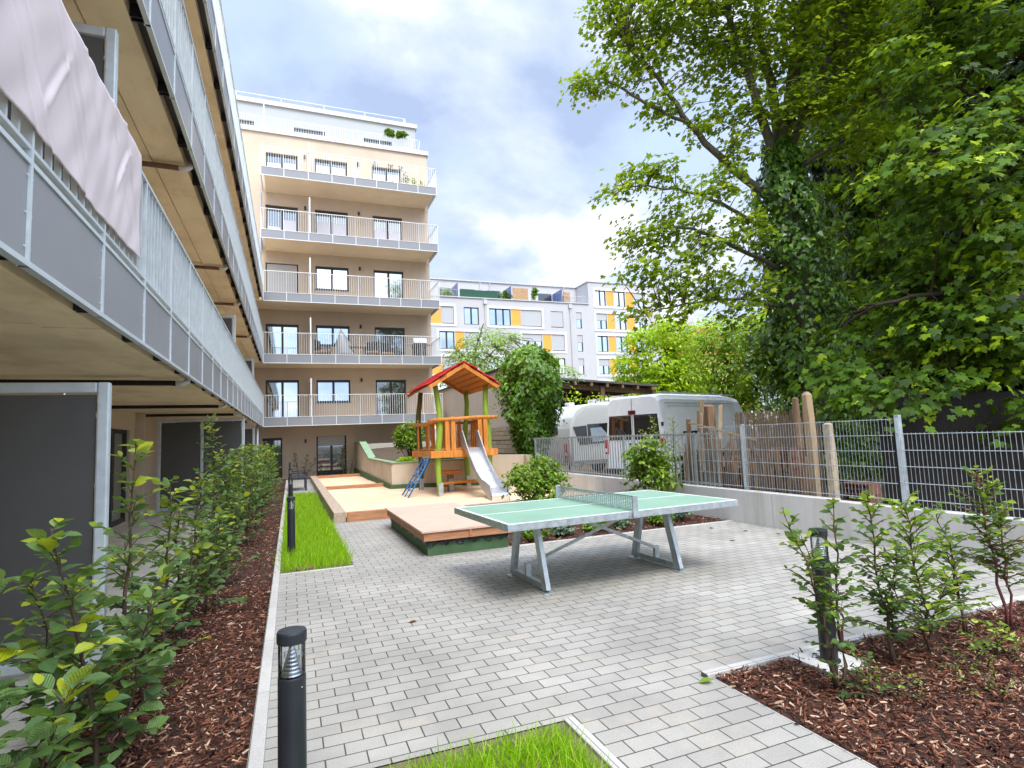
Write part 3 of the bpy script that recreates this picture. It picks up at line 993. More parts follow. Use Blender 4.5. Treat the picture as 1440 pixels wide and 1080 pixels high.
# cloth on the railing
def cl(u, v):
    y = -0.9 + u * 6.0
    zt, zl = 3.92, 3.06 + .012 * math.sin(y * 2.6)
    z = zl + v * (zt - zl)
    x = -1.106 + .003 * math.sin(9 * y + 5 * v) + .0022 * math.sin(23 * y - 12 * v + 2 * math.sin(3 * y)) + .004 * math.sin(4.2 * y + 7 * v) - .003 * abs(math.sin(5 * y - 6 * v)) ** 6
    for cy, cz, ln, sl in CREASE:
        a_ = (y - cy) * .55 + (z - cz) * .835 * sl
        b_ = -(y - cy) * .835 * sl + (z - cz) * .55
        x += .010 * math.exp(-(b_ / .022) ** 2 - (a_ / ln) ** 4) - .006 * math.exp(-((b_ - .04) / .03) ** 2 - (a_ / ln) ** 4)
    return (x, y, z)


CREASE = [(RNG.uniform(-.8, 5.0), RNG.uniform(3.15, 3.85), RNG.uniform(.12, .4), -1 if RNG.random() < .8 else 1) for _ in range(34)]
co = MB().grid(cl, 420, 64).build('privacy_cloth', 'cloth_pink', smooth=True)
sm = co.modifiers.new('thick', 'SOLIDIFY')
sm.thickness = .004
tag(co, 'pale pink wrinkled cloth tied along the outside of the nearest balcony railing', 'cloth')
ties = MB()

# ================================================================== REAR BUILDING
rear = thing('apartment_building', 'beige six storey apartment block at the back with five stacked balconies and a grey penthouse', 'building', (3, 29, 0))
X0, YF = -7.0, 29.0
ZL = (2.42, 5.24, 8.06, 10.96, 13.92)
FL = [0.0] + [z + .30 for z in ZL]
hs = []
HEAD = [1.95, 4.71, 7.43, 10.44, 13.35, 16.03]
for k in range(6):
    f0, hd = FL[k], HEAD[k]
    if k == 0:
        hs.append((-1.25, -.38, .05, hd, 'door', 0))
        hs.append((1.15, 2.55, .02, hd, 'door', 1))
    else:
        hs.append((-1.10, .38, f0, hd, 'door', 2 if k == 3 else 0))
        hs.append((1.18, 2.78, f0 + (.88 if k < 4 else .15), hd, 'window', 0))
        hs.append((4.02, 5.56, f0, hd, 'door', 0))
m = MB()
m.wall((X0, YF, 0), (1, 0, 0), (0, -1, 0), 6.97 - X0, 17.0, [(h[0] - X0, h[1] - X0, h[2], h[3]) for h in hs], .16)
m.quad((6.97, YF, 0), (6.97, 42, 0), (6.97, 42, 17.0), (6.97, YF, 17.0))
m.quad((X0, YF, 17.0), (6.97, YF, 17.0), (6.97, 42, 17.0), (X0, 42, 17.0))
m.quad((X0, 42, 0), (X0, YF, 0), (X0, YF, 17.0), (X0, 42, 17.0))
m.build('wall', 'render_beige', rear)
m = MB()
m.box(X0 - .05, 7.06, YF - .09, YF + .35, 17.003, 17.24)
m.box(6.72, 7.058, YF + .35, 42, 17.003, 17.238)
m.build('parapet_cap', 'metal_cap', rear)
m = MB()
m.wall((X0, 31.0, 17.0), (1, 0, 0), (0, -1, 0), 6.82 - X0, 2.62, [(7.22 - .0, 8.82, .1, 1.62), (10.88, 12.46, .1, 1.62), (4.4, 5.27, .1, 1.62)], .12)
m.quad((6.82, 31, 17), (6.82, 40, 17), (6.82, 40, 19.62), (6.82, 31, 19.62))
m.build('penthouse_wall', 'pent_grey', rear)
m = MB()
m.box(X0, 6.92, 30.9, 40, 19.622, 19.86)
m.build('penthouse_roof', 'metal_cap', rear)
for u0, u1 in ((7.22, 8.82), (10.88, 12.46), (4.4, 5.27)):
    MB().quad((X0 + u0, 31.11, 17.1), (X0 + u1, 31.11, 17.1), (X0 + u1, 31.11, 18.62), (X0 + u0, 31.11, 18.62)).build('penthouse_window', 'glass_black', rear)


def rail_line(pts, z, r=.018):
    g = MB()
    for i in range(len(pts) - 1):
        g.tube([(*pts[i], z), (*pts[i + 1], z)], r, 6)
    return g


g = rail_line([(X0, 31.2), (6.3, 31.2), (6.3, 39)], 20.25)
for x in np.arange(X0, 6.4, 2.2):
    g.tube([(x, 31.2, 19.86), (x, 31.2, 20.25)], .015, 6)
g.tube([(6.3, 31.2, 19.86), (6.3, 31.2, 20.25)], .015, 6)
g.build('roof_rail', 'rail_white', rear)
g = rail_line([(X0, 29.35), (6.6, 29.35), (6.6, 30.9)], 18.02)
for x in np.arange(X0, 6.6, .12):
    big = abs((x - X0) % 1.44) < .06
    g.box(x - (.018 if big else .006), x + (.018 if big else .006), 29.34, 29.36, 17.24, 18.0)
for x in (6.2, 6.6):
    g.tube([(x, 29.35, 17.24), (x + .1, 29.35, 18.02)], .02, 6)
g.tube([(-1.18, 29.2, 17.24), (-1.18, 29.2, 18.6)], .03, 8)
g.build('terrace_rail', 'rail_white', rear)
BL = {(5, 0): (15.55, 15.62), (5, 1): (15.72, 15.72), (5, 2): (15.66, 15.72), (4, 1): (12.73, 12.70), (4, 2): (12.62, 12.58), (4, 0): (12.3, 12.68)}
for i, (a, b, c, d, kind, sh) in enumerate(hs):
    lev = max(k for k in range(6) if FL[k] <= c + .06)
    colm = 0 if b < .6 else (1 if b < 3 else 2)
    y = YF + .10
    f = MB()
    mid = (a + b) / 2
    for q in ((a, a + .075), (b - .075, b), (mid - .055, mid + .055)):
        f.box(q[0], q[1], y, y + .06, c, d)
    for q in ((a + .075, mid - .055), (mid + .055, b - .075)):
        f.box(q[0], q[1], y + .002, y + .058, c, c + .08)
        f.box(q[0], q[1], y + .002, y + .058, d - .12, d)
    if kind == 'window':
        f.box(a - .03, b + .03, YF - .05, YF - .003, c - .04, c - .004)
    fo = f.build('window' if kind == 'window' else 'balcony_door', 'anthracite', rear)
    gl = 'glass_sky' if lev in (1, 2, 3) and not (colm == 2 and lev < 3) else 'glass_dim'
    for q in ((a + .075, mid - .055), (mid + .055, b - .075)):
        MB().quad((q[0], y + .035, c + .08), (q[1], y + .035, c + .08), (q[1], y + .035, d - .12), (q[0], y + .035, d - .12)).build('pane', gl, fo)
    if sh == 1:
        MB().box(a + .08, b - .08, y - .03, y - .002, d - .47, d - .01).build('roller_shutter', 'shutter_grey', fo)
    if sh == 2:
        MB().box(a + .06, b - .06, y - .03, y - .002, c + .02, d - .05).build('roller_shutter', 'shutter_grey', fo)
    if (lev, colm) in BL:
        for q, h_ in zip(((a + .09, mid - .07), (mid + .07, b - .09)), BL[(lev, colm)]):
            MB().box(q[0], q[1], y + .012, y + .030, c + .09, h_).build('pale_panel', 'pale_lilac', fo)  # flat pale panel over the lower part of each pane
for lev in range(6):
    for x in ((.66,) if lev == 0 else ((.72, 3.32) if lev > 3 else (3.32,))):
        z = HEAD[lev] - (.02 if lev else .2)
        w_ = MB().box(x - .045, x + .045, YF - .10, YF - .003, z - .09, z + .09)
        w_.build('wall_lamp', 'anthracite', rear, bevel=.01)
for k, zb in enumerate(ZL):
    xl = -1.115 if k < 3 else -1.22
    m = MB()
    m.box(xl - (2.2 if k < 3 else -.14), 6.80, 27.14, 28.997, zb + .055, zb + .29)
    sl = m.build('balcony', 'soffit_beige', rear)
    xs = [xl + (6.95 - xl) * q for q in np.cumsum([0, .12, .13, .13, .13, .125, .125, .125, .115])]
    for i in range(8):
        MB().box(xs[i] + .012, xs[i + 1] - .012, 27.005, 27.017, zb + .03, zb + .40).build('fascia_panel', 'fascia_grey', sl)
    MB().box(6.935, 6.947, 27.03, 28.95, zb + .03, zb + .40).build('fascia_panel', 'fascia_grey', sl)
    if k >= 3:
        MB().box(xl - .006, xl + .006, 27.03, 28.95, zb + .03, zb + .40).build('fascia_panel', 'fascia_grey', sl)
    e = MB()
    e.box(xl, 6.955, 26.99, 27.03, zb, zb + .028)
    e.box(6.92, 6.955, 27.03, 28.98, zb, zb + .027)
    e.box(xl, 6.955, 26.992, 27.028, zb + .403, zb + .425)
    for x in xs:
        e.box(x - .014, x + .014, 26.988, 27.003, zb + .029, zb + .402)
    e.build('edge_strip', 'rail_white', sl)
    r_ = MB()
    r_.box(xl, 6.955, 26.99, 27.03, zb + 1.38, zb + 1.405)
    r_.box(6.92, 6.955, 27.03, 28.98, zb + 1.381, zb + 1.404)
    n_ = int((6.95 - xl) / .105)
    for i in range(n_ + 1):
        x = xl + (6.95 - xl) * i / n_
        t_ = .012 if any(abs(x - q) < .053 for q in xs) else .0065
        r_.box(x - t_, x + t_, 26.998, 27.022, zb + .425, zb + 1.38)
    for i in range(1, 19):
        y = 27.03 + 1.95 * i / 19
        r_.box(6.93, 6.945, y - .0065, y + .0065, zb + .40, zb + 1.381)
        if k >= 3:
            r_.box(xl - .006, xl + .006, y - .0065, y + .0065, zb + .40, zb + 1.381)
    if k >= 3:
        r_.box(xl - .017, xl + .017, 27.03, 28.98, zb + 1.381, zb + 1.404)
    r_.build('railing', 'rail_white', sl)
MB().tube([(-1.32, 28.93, 10.9), (-1.32, 28.93, 13.9)], .03, 8).build('downpipe', 'galvanised_pale', rear)
for k, zb in enumerate(ZL):
    t = thing('partition_screen', 'narrow white partition seen edge on, on the %s rear balcony' % ('lowest', 'second lowest', 'middle', 'second highest', 'topmost')[k], 'screen', (.87, 28, zb + .29), 'partitions on the rear balconies')
    f = MB()
    f.box(.84, .90, 27.06, 27.11, zb + .29, zb + (2.15 if k < 4 else 1.9))
    f.box(.84, .90, 28.90, 28.95, zb + .29, zb + 2.3)
    f.box(.842, .898, 27.11, 28.90, zb + (2.08 if k < 4 else 1.83), zb + (2.14 if k < 4 else 1.89))
    f.box(.842, .898, 27.11, 28.90, zb + .36, zb + .42)
    f.build('frame', 'rail_white', t)
    MB().box(.86, .88, 27.11, 28.90, zb + .42, zb + 2.08 - (.25 if k == 4 else 0)).build('panel', 'shutter_grey', t)

# ================================================================== FAR BUILDING
far = thing('apartment_building', 'white block far behind the playground with orange panels between its windows', 'building', (27, 59, 0))
YA, YT = 59.0, 62.0
ROWS_Z = [(14.13, 16.08), (11.32, 13.30), (8.57, 10.48), (5.75, 7.67), (2.95, 4.85)]
RB_Z = [(17.03, 18.94)] + ROWS_Z
items = []      # (u0, u1, z0, z1, kind)
for r, (z0, z1) in enumerate(ROWS_Z):
    if r % 2 == 0:
        L_ = [(11.6, 14.1, 'w2'), (14.18, 15.3, 'o'), (15.37, 16.75, 's'), (17.92, 19.65, 'w2'), (20.84, 23.48, 'w3'), (23.56, 24.70, 'o'), (24.78, 27.35, 's'), (28.53, 30.15, 's' if r == 0 else 'w2'), (31.9, 32.64, 'h')]
    else:
        L_ = [(11.6, 13.9, 's'), (15.02, 16.73, 'w2'), (16.85, 17.85, 'o'), (17.93, 19.62, 's'), (21.67, 23.5, 's'), (24.76, 27.28, 'h'), (27.40, 28.48, 'o'), (28.58, 30.2, 's'), (31.9, 32.64, 'h')]
    items += [(a, b, z0, z1, k) for a, b, k in L_]
for r, (z0, z1) in enumerate(RB_Z):
    k = 'w2' if r in (0, 2) else 'h'
    items += [(34.62, 36.12, z0, z1, k), (36.22, 37.22, z0, z1, 'o'), (37.32, 38.9, z0, z1, 'w2'), (39.0, 40.1, z0, z1, 'o'), (40.2, 41.8, z0, z1, 'h')]
hl = [(a - 8, b - 8, c, d) for a, b, c, d, k in items if c < 16.9]
m = MB()
m.wall((8, YA, 0), (1, 0, 0), (0, -1, 0), 25.7, 17.12, [h for h in hl if h[1] < 25.7], .2)
m.wall((33.7, YA, 0), (1, 0, 0), (0, -1, 0), 10.3, 19.9, [(a - 33.7, b - 33.7, c, d) for a, b, c, d, k in items if a > 33.7], .2)
m.quad((33.7, YT + 8, 17), (33.7, YA, 17), (33.7, YA, 19.9), (33.7, YT + 8, 19.9))
m.quad((44, YA, 0), (44, 75, 0), (44, 75, 19.9), (44, YA, 19.9))
m.quad((8, YA, 17.12), (33.7, YA, 17.12), (33.7, YT, 17.12), (8, YT, 17.12))
m.quad((8, YT, 17.12), (33.7, YT, 17.12), (33.7, YT, 19.9), (8, YT, 19.9))
m.build('wall', 'white_wall', far)
m = MB()
m.box(8, 33.69, YA - .12, YA + .2, 17.123, 17.22)
m.box(8, 33.69, YT - .15, YT + 9, 19.903, 20.02)
m.box(33.6, 44.1, YA - .1, YA + 14, 19.904, 20.02)
m.build('roof_edge', 'metal_cap', far)
for a, b, c, d, k in items:
    if k == 'o':
        MB().box(a - .04, b + .04, YA + .04, YA + .16, c - .01, d + .01).build('orange_panel', 'orange_panel', far)
        continue
    f = MB()
    y = YA + .12
    nw = 3 if k == 'w3' else (2 if b - a > 1.2 else 1)
    if b - a > 2.3 and k == 'h':
        nw = 3
    e = [a + (b - a) * i / nw for i in range(nw + 1)]
    for i in range(nw):
        f.box(e[i], e[i] + .09, y, y + .06, c, d)
        f.box(e[i + 1] - .09, e[i + 1], y, y + .06, c, d)
        f.box(e[i] + .09, e[i + 1] - .09, y + .002, y + .058, c, c + .09)
        f.box(e[i] + .09, e[i + 1] - .09, y + .002, y + .058, d - .1, d)
    fo = f.build('window', 'anthracite', far)
    MB().quad((a + .02, y + .04, c), (b - .02, y + .04, c), (b - .02, y + .04, d), (a + .02, y + .04, d)).build('pane', 'glass_sky', fo)
    if k in 'sh':
        MB().box(a + .03, b - .03, y - .06, y - .004, (c + .1) if k == 's' else c + (d - c) * .56, d - .02).build('roller_shutter', 'shutter_grey', fo)
# white surrounds
def surround(a, b, c, d):
    w = .26
    m = MB()
    m.box(a - w, a, YA - .05, YA - .003, c - w, d + w)
    m.box(b, b + w, YA - .05, YA - .003, c - w, d + w)
    m.box(a, b, YA - .048, YA - .003, c - w, c)
    m.box(a, b, YA - .048, YA - .003, d, d + w)
    m.build('window_surround', 'white_trim', far)
for r, (z0, z1) in enumerate(ROWS_Z):
    if r % 2 == 0:
        surround(20.84, 27.35, z0, z1); surround(11.6, 16.75, z0, z1)
    else:
        surround(15.02, 19.62, z0, z1); surround(24.76, 30.2, z0, z1)
for z0, z1 in RB_Z:
    surround(34.62, 41.8, z0, z1)
for x in (20.4, 31.1):
    d = MB()
    d.tube([(x, YA - .09, 0), (x, YA - .09, 16.7)], .07, 8)
    d.box(x - .18, x + .18, YA - .25, YA - .02, 16.5, 17.0)
    d.build('downpipe', 'metal_cap', far)
m = MB()
for a, b in ((15.9, 17.3), (18.5, 20.2), (21.8, 23.4), (28.4, 30.2), (31.4, 32.3), (13, 14.6)):
    MB().box(a, b, YT - .05, YT - .004, 17.3, 18.95).build('terrace_door', 'glass_black', far)
for a in (20.9, 22.1, 31.9):
    MB().tube([(a, YT - .1, 17.2), (a, YT - .1, 19.9)], .06, 6).build('terrace_pipe', 'metal_cap', far)
for a, b in ((14.5, 17.3), (30.2, 33.5)):
    g = MB()
    g.tube([(a, YA + .3, 18.1), (b, YA + .3, 18.1)], .025, 6)
    for x in np.arange(a, b, .16):
        g.tube([(x, YA + .3, 17.2), (x, YA + .3, 18.1)], .012, 5)
    g.build('terrace_rail', 'metal_cap', far)
for x in (17.35, 23.75, 30.3):
    MB().box(x, x + .06, YA + .35, YT - .1, 17.22, 18.9).build('terrace_divider', 'pane_blue', far)
o = tag(MB().box(17.6, 22.1, YA + .28, YA + .31, 17.23, 18.15).build('windbreak', 'fabric_green'), 'dark green fabric windbreak along the roof terrace of the far white block', 'windbreak')
for x0, x1, z1, lb in ((24.0, 25.9, 18.75, 'wide bamboo screen standing on the far roof terrace'), (30.6, 31.4, 18.6, 'narrow bamboo screen at the right end of the far roof terrace')):
    b = MB()
    for x in np.arange(x0, x1, .07):
        b.box(x, x + .06, YA + .42, YA + .46, 17.22, z1 + random.uniform(-.05, .05))
    tag(b.build('bamboo_screen', 'wicker_tan'), lb, 'screen', 'bamboo screens on the far roof')
# ================================================================== TABLE TENNIS TABLE
tt = thing('table_tennis_table', 'outdoor green table tennis table with steel net and slanted galvanised legs', 'table', (3.15, 5.68, 0), local=True, rz=R(2.2))
HL, HW, TZ = 1.37, .79, .76
MB().box(-HL + .012, HL - .012, -HW + .012, HW - .012, TZ - .03, TZ).build('tabletop', 'table_green', tt)
e = MB()
e.box(-HL, HL, -HW, -HW + .012, TZ - .065, TZ + .002)
e.box(-HL, HL, HW - .012, HW, TZ - .065, TZ + .002)
e.box(-HL, -HL + .012, -HW + .012, HW - .012, TZ - .065, TZ + .0015)
e.box(HL - .012, HL, -HW + .012, HW - .012, TZ - .065, TZ + .0015)
e.box(-.06, .06, -HW - .006, -HW - .0005, TZ - .07, TZ - .004)
e.build('edge_frame', 'galvanised', tt, bevel=.003)
l = MB()
z = TZ + .0022
for x0, x1, y0, y1 in ((-HL + .012, HL - .012, -HW + .012, -HW + .034), (-HL + .012, HL - .012, HW - .034, HW - .012), (-HL + .012, -HL + .034, -HW + .034, HW - .034), (HL - .034, HL - .012, -HW + .034, HW - .034), (-HL + .034, HL - .034, -.005, .005)):
    l.box(x0, x1, y0, y1, TZ + .0004, z)
l.build('line', 'line_white', tt)
for y in (-HW - .02, HW + .02):
    MB().box(-.03, .03, y - .012, y + .012, TZ - .06, TZ + .16).build('net_post', 'galvanised', tt, bevel=.004)
n_ = MB()
n_.box(-.006, .006, -HW, HW, TZ + .138, TZ + .152)
n_.box(-.006, .006, -HW, HW, TZ + .008, TZ + .018)
for k in range(8):
    zz_ = TZ + .024 + k * .0145
    n_.box(-.0035, .0035, -HW, HW, zz_, zz_ + .0055)
for k in range(40):
    y = -HW + 2 * HW * (k + .5) / 40
    n_.box(-.003, .003, y - .0035, y + .0035, TZ + .018, TZ + .138)
n_.build('net', 'galvanised', tt)
for sx in (-.82, .82):
    for sy in (-1, 1):
        g = MB()
        g.bar((sx, sy * .41, .02), (sx, sy * .21, TZ - .06), .05, .095, up=(0, 1, 0))
        g.box(sx - .06, sx + .06, sy * .41 - .07, sy * .41 + .07, 0, .010)
        g.build('leg', 'galvanised', tt, bevel=.004)
    MB().box(sx - .028, sx + .028, -.37, .37, .03, .085).build('foot_bar', 'galvanised', tt, bevel=.004)
    MB().box(sx - .03, sx + .03, -.6, .6, TZ - .10, TZ - .066).build('cross_bar', 'galvanised', tt)
for s, ta in ((1, (-.04, -.60, TZ - .08)), (-1, (-.40, -.42, TZ - .085))):
    b = MB()
    b.bar((-s * .80, s * .018, .20), ta, .03, .03)
    b.box(-s * .82 - .03, -s * .82 + .03, s * .018 - .02, s * .018 + .02, .085, .215)
    b.build('brace', 'galvanised', tt)
MB().box(-1.25, 1.25, -.03, .03, TZ - .10 + .002, TZ - .07).build('rail', 'galvanised', tt)

# ================================================================== TIMBER DECK
dk = thing('timber_deck', 'low square wooden platform on a green felted base beside the sandbox', 'platform', (2.2, 9.1, 0))
b = MB().box(1.70, 2.86, 7.64, 10.62, -.05, .175)
b.build('base', 'membrane_green', dk, bevel=.01)
f = MB()
nseg = 40
def edgefoil(p0, p1, nrm):
    p0, p1, nrm = V(*p0), V(*p1), V(*nrm)
    pts = []
    for i in range(nseg + 1):
        q = p0 + (p1 - p0) * i / nseg
        pts.append(q)
    for i in range(nseg):
        h0, h1 = (.175 - .02 * math.sin(i * .9) - .012 * math.sin(i * 2.3)), (.175 - .02 * math.sin((i + 1) * .9) - .012 * math.sin((i + 1) * 2.3))
        a, c = pts[i], pts[i + 1]
        o1 = nrm * (.006 + .008 * (1 + math.sin(i * 1.3)))
        o2 = nrm * (.006 + .008 * (1 + math.sin((i + 1) * 1.3)))
        f.quad(a + o1 + V(0, 0, h0 - .03), c + o2 + V(0, 0, h1 - .03), c + V(0, 0, .205), a + V(0, 0, .205))
edgefoil((1.70, 7.64, 0), (2.86, 7.64, 0), (0, -1, 0))
edgefoil((1.70, 10.62, 0), (1.70, 7.64, 0), (-1, 0, 0))
f.build('foil', 'foil_black', dk)
f = MB()
f.box(1.64, 2.90, 7.58, 7.62, .205, .315)
f.box(1.64, 1.68, 7.62, 10.66, .205, .314)
f.box(2.86, 2.90, 7.62, 10.66, .205, .314)
f.box(1.68, 2.86, 10.62, 10.66, .205, .3135)
f.box(2.27, 2.31, 7.565, 7.579, .205, .314)
f.build('frame', 'timber_red', dk, bevel=.004)
f = MB()
y = 7.56
while y < 10.66:
    f.box(1.61, 2.93, y, y + .134, .316, .343)
    y += .1445
f.build('deck_boards', 'timber_deck', dk, bevel=.003)

# ================================================================== SANDBOX EDGE
sb = thing('sandbox', 'long sandbox edged with pale timber beams', 'sandbox', (1.9, 18, 0))
f = MB()
yy = [11.86, 14.2, 17.0, 19.6, 22.0, 24.4, 26.5]
for i in range(6):
    f.box(.78, 1.02, yy[i] + .004, yy[i + 1] - .004, -.05, .2 - .003 * (i % 2))
f.build('side_beam', 'timber_grey', sb, bevel=.012)
MB().box(1.03, 2.95, 11.80, 11.92, -.05, .19).build('front_beam', 'timber_red', sb, bevel=.012)
MB().box(1.03, 2.9, 19.45, 19.57, -.05, .185).build('dividing_beam', 'timber_red', sb, bevel=.012)
MB().box(1.03, 2.9, 26.38, 26.5, -.05, .19).build('back_beam', 'timber_red', sb, bevel=.012)
MB().box(3.0, 6.8, 11.98, 12.08, -.05, .12).build('front_beam', 'timber_grey', sb, bevel=.012)

# ================================================================== PLAY TOWER
pt = thing('play_tower', 'wooden play tower with red gabled roof, lime green posts and a steel slide', 'play tower', (4.4, 16, 0.08))
PX0, PX1, PY0, PY1 = 3.72, 5.10, 15.0, 17.2
def post(x, y, mat, zt, seed):
    rr = random.Random(seed)
    pts = []
    for i in range(9):
        z = .05 + (zt - .05) * i / 8
        b = .05 * math.sin(i * .9 + seed)
        pts.append((x + b * (.3 + i / 8), y + .03 * math.sin(i * 1.1 + seed * 2), z))
    o = MB().tube(pts, [.085 - .004 * abs(4 - i) + .004 * rr.random() for i in range(9)], 10).build('post', mat, pt, smooth=True)
    for s in (-1, 1):
        pass
    MB().box(pts[0][0] - .065, pts[0][0] + .065, pts[0][1] - .105, pts[0][1] - .092, .0, .40).build('post_shoe', 'galvanised', o)
post(PX0, PY0, 'paint_lime', 3.02, 3.0)
post(PX0 - .04, PY1, 'post_olive', 3.02, 0.4)
post(PX1 + .05, PY0 + .05, 'paint_lime', 3.02, 5.2)
post(PX1 + .05, PY1, 'paint_lime', 3.02, 1.7)
f = MB()
for i in range(11):
    y = PY0 - .05 + i * .205
    f.box(PX0 - .12, PX1 + .12, y, y + .195, 1.25, 1.29)
f.build('platform', 'timber_orange', pt, bevel=.005)
f = MB()
f.box(PX0 - .26, PX1 + .26, PY0 - .16, PY0 - .10, 1.06, 1.245)
f.box(PX0 - .26, PX1 + .26, PY1 + .10, PY1 + .16, 1.06, 1.245)
f.box(PX0 - .19, PX0 - .13, PY0 - .10, PY1 + .10, 1.065, 1.243)
f.box(PX1 + .13, PX1 + .19, PY0 - .10, PY1 + .10, 1.065, 1.243)
f.build('beam', 'timber_orange', pt, bevel=.012)
def slats(pts, name='baluster'):
    for k, (x, y, ax) in enumerate(pts):
        h = 2.12 + .05 * math.sin(k * 2.1)
        w_ = .06
        f = MB()
        if ax == 'x':
            f.box(x - w_, x + w_, y - .016, y + .016, 1.12, h, rz=.02 * math.sin(k * 3))
        else:
            f.box(x - .016, x + .016, y - w_, y + w_, 1.12, h)
        f.build(name, 'timber_orange', pt, bevel=.006)
slats([(3.93, 14.86, 'x'), (4.10, 14.86, 'x'), (4.86, 14.86, 'x'), (5.02, 14.86, 'x')])
slats([(PX0 - .15, 15.5, 'y'), (PX0 - .15, 16.9, 'y')])
slats([(x, PY1 + .12, 'x') for x in (3.95, 4.12, 4.29, 4.46, 4.63, 4.80, 4.97)])
slats([(PX1 + .15, y, 'y') for y in (15.3, 15.5, 15.7, 15.9, 16.1, 16.3, 16.5, 16.7, 16.9)])
f = MB()
f.tube([(PX0 - .12, PY0 - .13, 2.08), (4.2, PY0 - .15, 2.10), (4.8, PY0 - .14, 2.13), (PX1 + .28, PY0 - .13, 2.12)], .048, 9)
f.tube([(PX0 - .14, PY0 - .28, 2.08), (PX0 - .15, 15.9, 1.99), (PX0 - .17, PY1 + .3, 2.03)], .05, 9)
f.tube([(PX0 - .2, PY1 + .13, 2.03), (4.4, PY1 + .14, 2.08), (PX1 + .25, PY1 + .13, 2.04)], .045, 9)
f.tube([(PX1 + .15, PY0 - .2, 2.12), (PX1 + .16, PY1 + .2, 2.06)], .045, 9)
f.build('handrail', 'timber_orange', pt, smooth=True)
# roof
AX, AZ, EZ = 4.38, 3.62, 2.98
RY0, RY1 = 14.62, 17.55
for s in (-1, 1):
    ex = AX + s * 1.02
    red = MB()
    under = MB()
    npl = 6
    for k in range(npl):
        t0, t1 = k / npl, (k + 1.16) / npl
        xa, xb = AX + (ex - AX) * t0, AX + (ex - AX) * t1
        za, zb_ = AZ + (EZ - AZ) * t0, AZ + (EZ - AZ) * t1
        j = .055 * math.sin(k * 4.1 + s)
        off = .030
        p = [(xa, 0, za + .012), (xb, 0, zb_ + .036), (xb, 0, zb_ + .070), (xa, 0, za + .042)]
        red.prism(p, (0, RY0 - .05 + j, 0), (0, RY1 + .05 + j, 0))
        xb2 = AX + (ex - AX) * ((k + .84) / npl)
        zb2 = AZ + (EZ - AZ) * ((k + .84) / npl)
        p = [(xa, 0, za - .035), (xb2, 0, zb2 - .035), (xb2, 0, zb2 - .012), (xa, 0, za - .012)]
        under.prism(p, (0, RY0, 0), (0, RY1, 0))
    ro = red.build('roof_side', 'paint_red', pt, bevel=.004)
    under.build('roof_lining', 'timber_orange', ro)
    for y in (RY0 - .02, RY1 - .02):
        p = [(AX - s * .0, y, AZ - .03), (ex - s * .05, y, EZ - .0), (ex - s * .05, y, EZ - .10), (AX, y, AZ - .15)]
        MB().prism(p, (0, -.022 - (.001 if s > 0 else 0), 0), (0, .022, 0)).build('barge_board', 'timber_orange', ro, bevel=.004)
# slide
prof = [(14.92, 1.31), (14.70, 1.30), (14.50, 1.20), (14.10, .90), (13.60, .54), (13.25, .33), (13.0, .26), (12.62, .24), (12.56, .20)]
SX0, SX1 = 4.34, 4.78
s_ = MB()
for i in range(len(prof) - 1):
    (y0, z0), (y1, z1) = prof[i], prof[i + 1]
    s_.quad((SX0, y0, z0), (SX1, y0, z0), (SX1, y1, z1), (SX0, y1, z1))
s_.quad((SX0, 12.56, .20), (SX1, 12.56, .20), (SX1, 12.60, 0.02), (SX0, 12.60, 0.02))
sl = s_.build('slide', 'steel_slide', pt, smooth=True)
for x in (SX0, SX1):
    hh_ = [.42, .46, .26, .16, .16, .20, .24, .17, .05]
    sd_ = MB()
    top = [(x, y + (.10 if i < 2 else .03), z + h) for i, ((y, z), h) in enumerate(zip(prof, hh_))]
    low = [(x, y, z - .03) for y, z in prof]
    low[-1] = (x, 12.58, .03)
    low[-2] = (x, 12.75, .06)
    for i in range(len(prof) - 1):
        for dx, fl in ((-.011, 0), (.011, 1)):
            q = [(p[0] + dx, p[1], p[2]) for p in (low[i], low[i + 1], top[i + 1], top[i])]
            sd_.quad(*(q if fl else q[::-1]))
        sd_.quad(*[(p[0] + d, p[1], p[2]) for p, d in ((top[i], -.011), (top[i + 1], -.011), (top[i + 1], .011), (top[i], .011))])
    sd_.tube([(p[0], p[1], p[2]) for p in top], .017, 8)
    sd_.build('slide_side', 'steel_edge', sl, smooth=False)
# rope ladder
rl = MB()
A0, A1 = V(PX0 - .16, 15.35, 1.1), V(PX0 - .16, 16.15, 1.1)
B0, B1 = V(2.80, 14.75, .08), V(2.84, 15.75, .08)
for a, b in ((A0, B0), (A1, B1), ((A0 + A1) / 2, (B0 + B1) / 2)):
    rl.tube([a, a + (b - a) * .5 + V(0, 0, -.03), b], .016, 6)
for k in range(1, 6):
    t = k / 6
    rl.tube([A0 + (B0 - A0) * t, A1 + (B1 - A1) * t], .017, 6)
rl.tube([A0 + V(0, .1, -.1), (A0 + A1) / 2 + V(-.1, 0, -.45), A1 + V(-.25, -.05, -.5)], .02, 6)
ro = rl.build('climbing_net', 'rope_blue', pt, smooth=True)
g = MB()
for a, b in ((A0, B0), (A1, B1)):
    MB().tube([a + (b - a) * .55 + V(.005, .02, 0), b + V(.01, .02, -.06)], .012, 6).build('net_anchor', 'steel_edge', pt)
g.tube([(PX0 - .2, 15.35, 1.08), (PX0 - .2, 16.15, 1.08)], .022, 8)
for k in range(4):
    g.tube([(PX0 - .2, 15.4 + k * .22, 1.03), (PX0 - .2, 15.4 + k * .22, 1.12)], .03, 8)
g.build('net_fitting', 'steel_edge', ro)
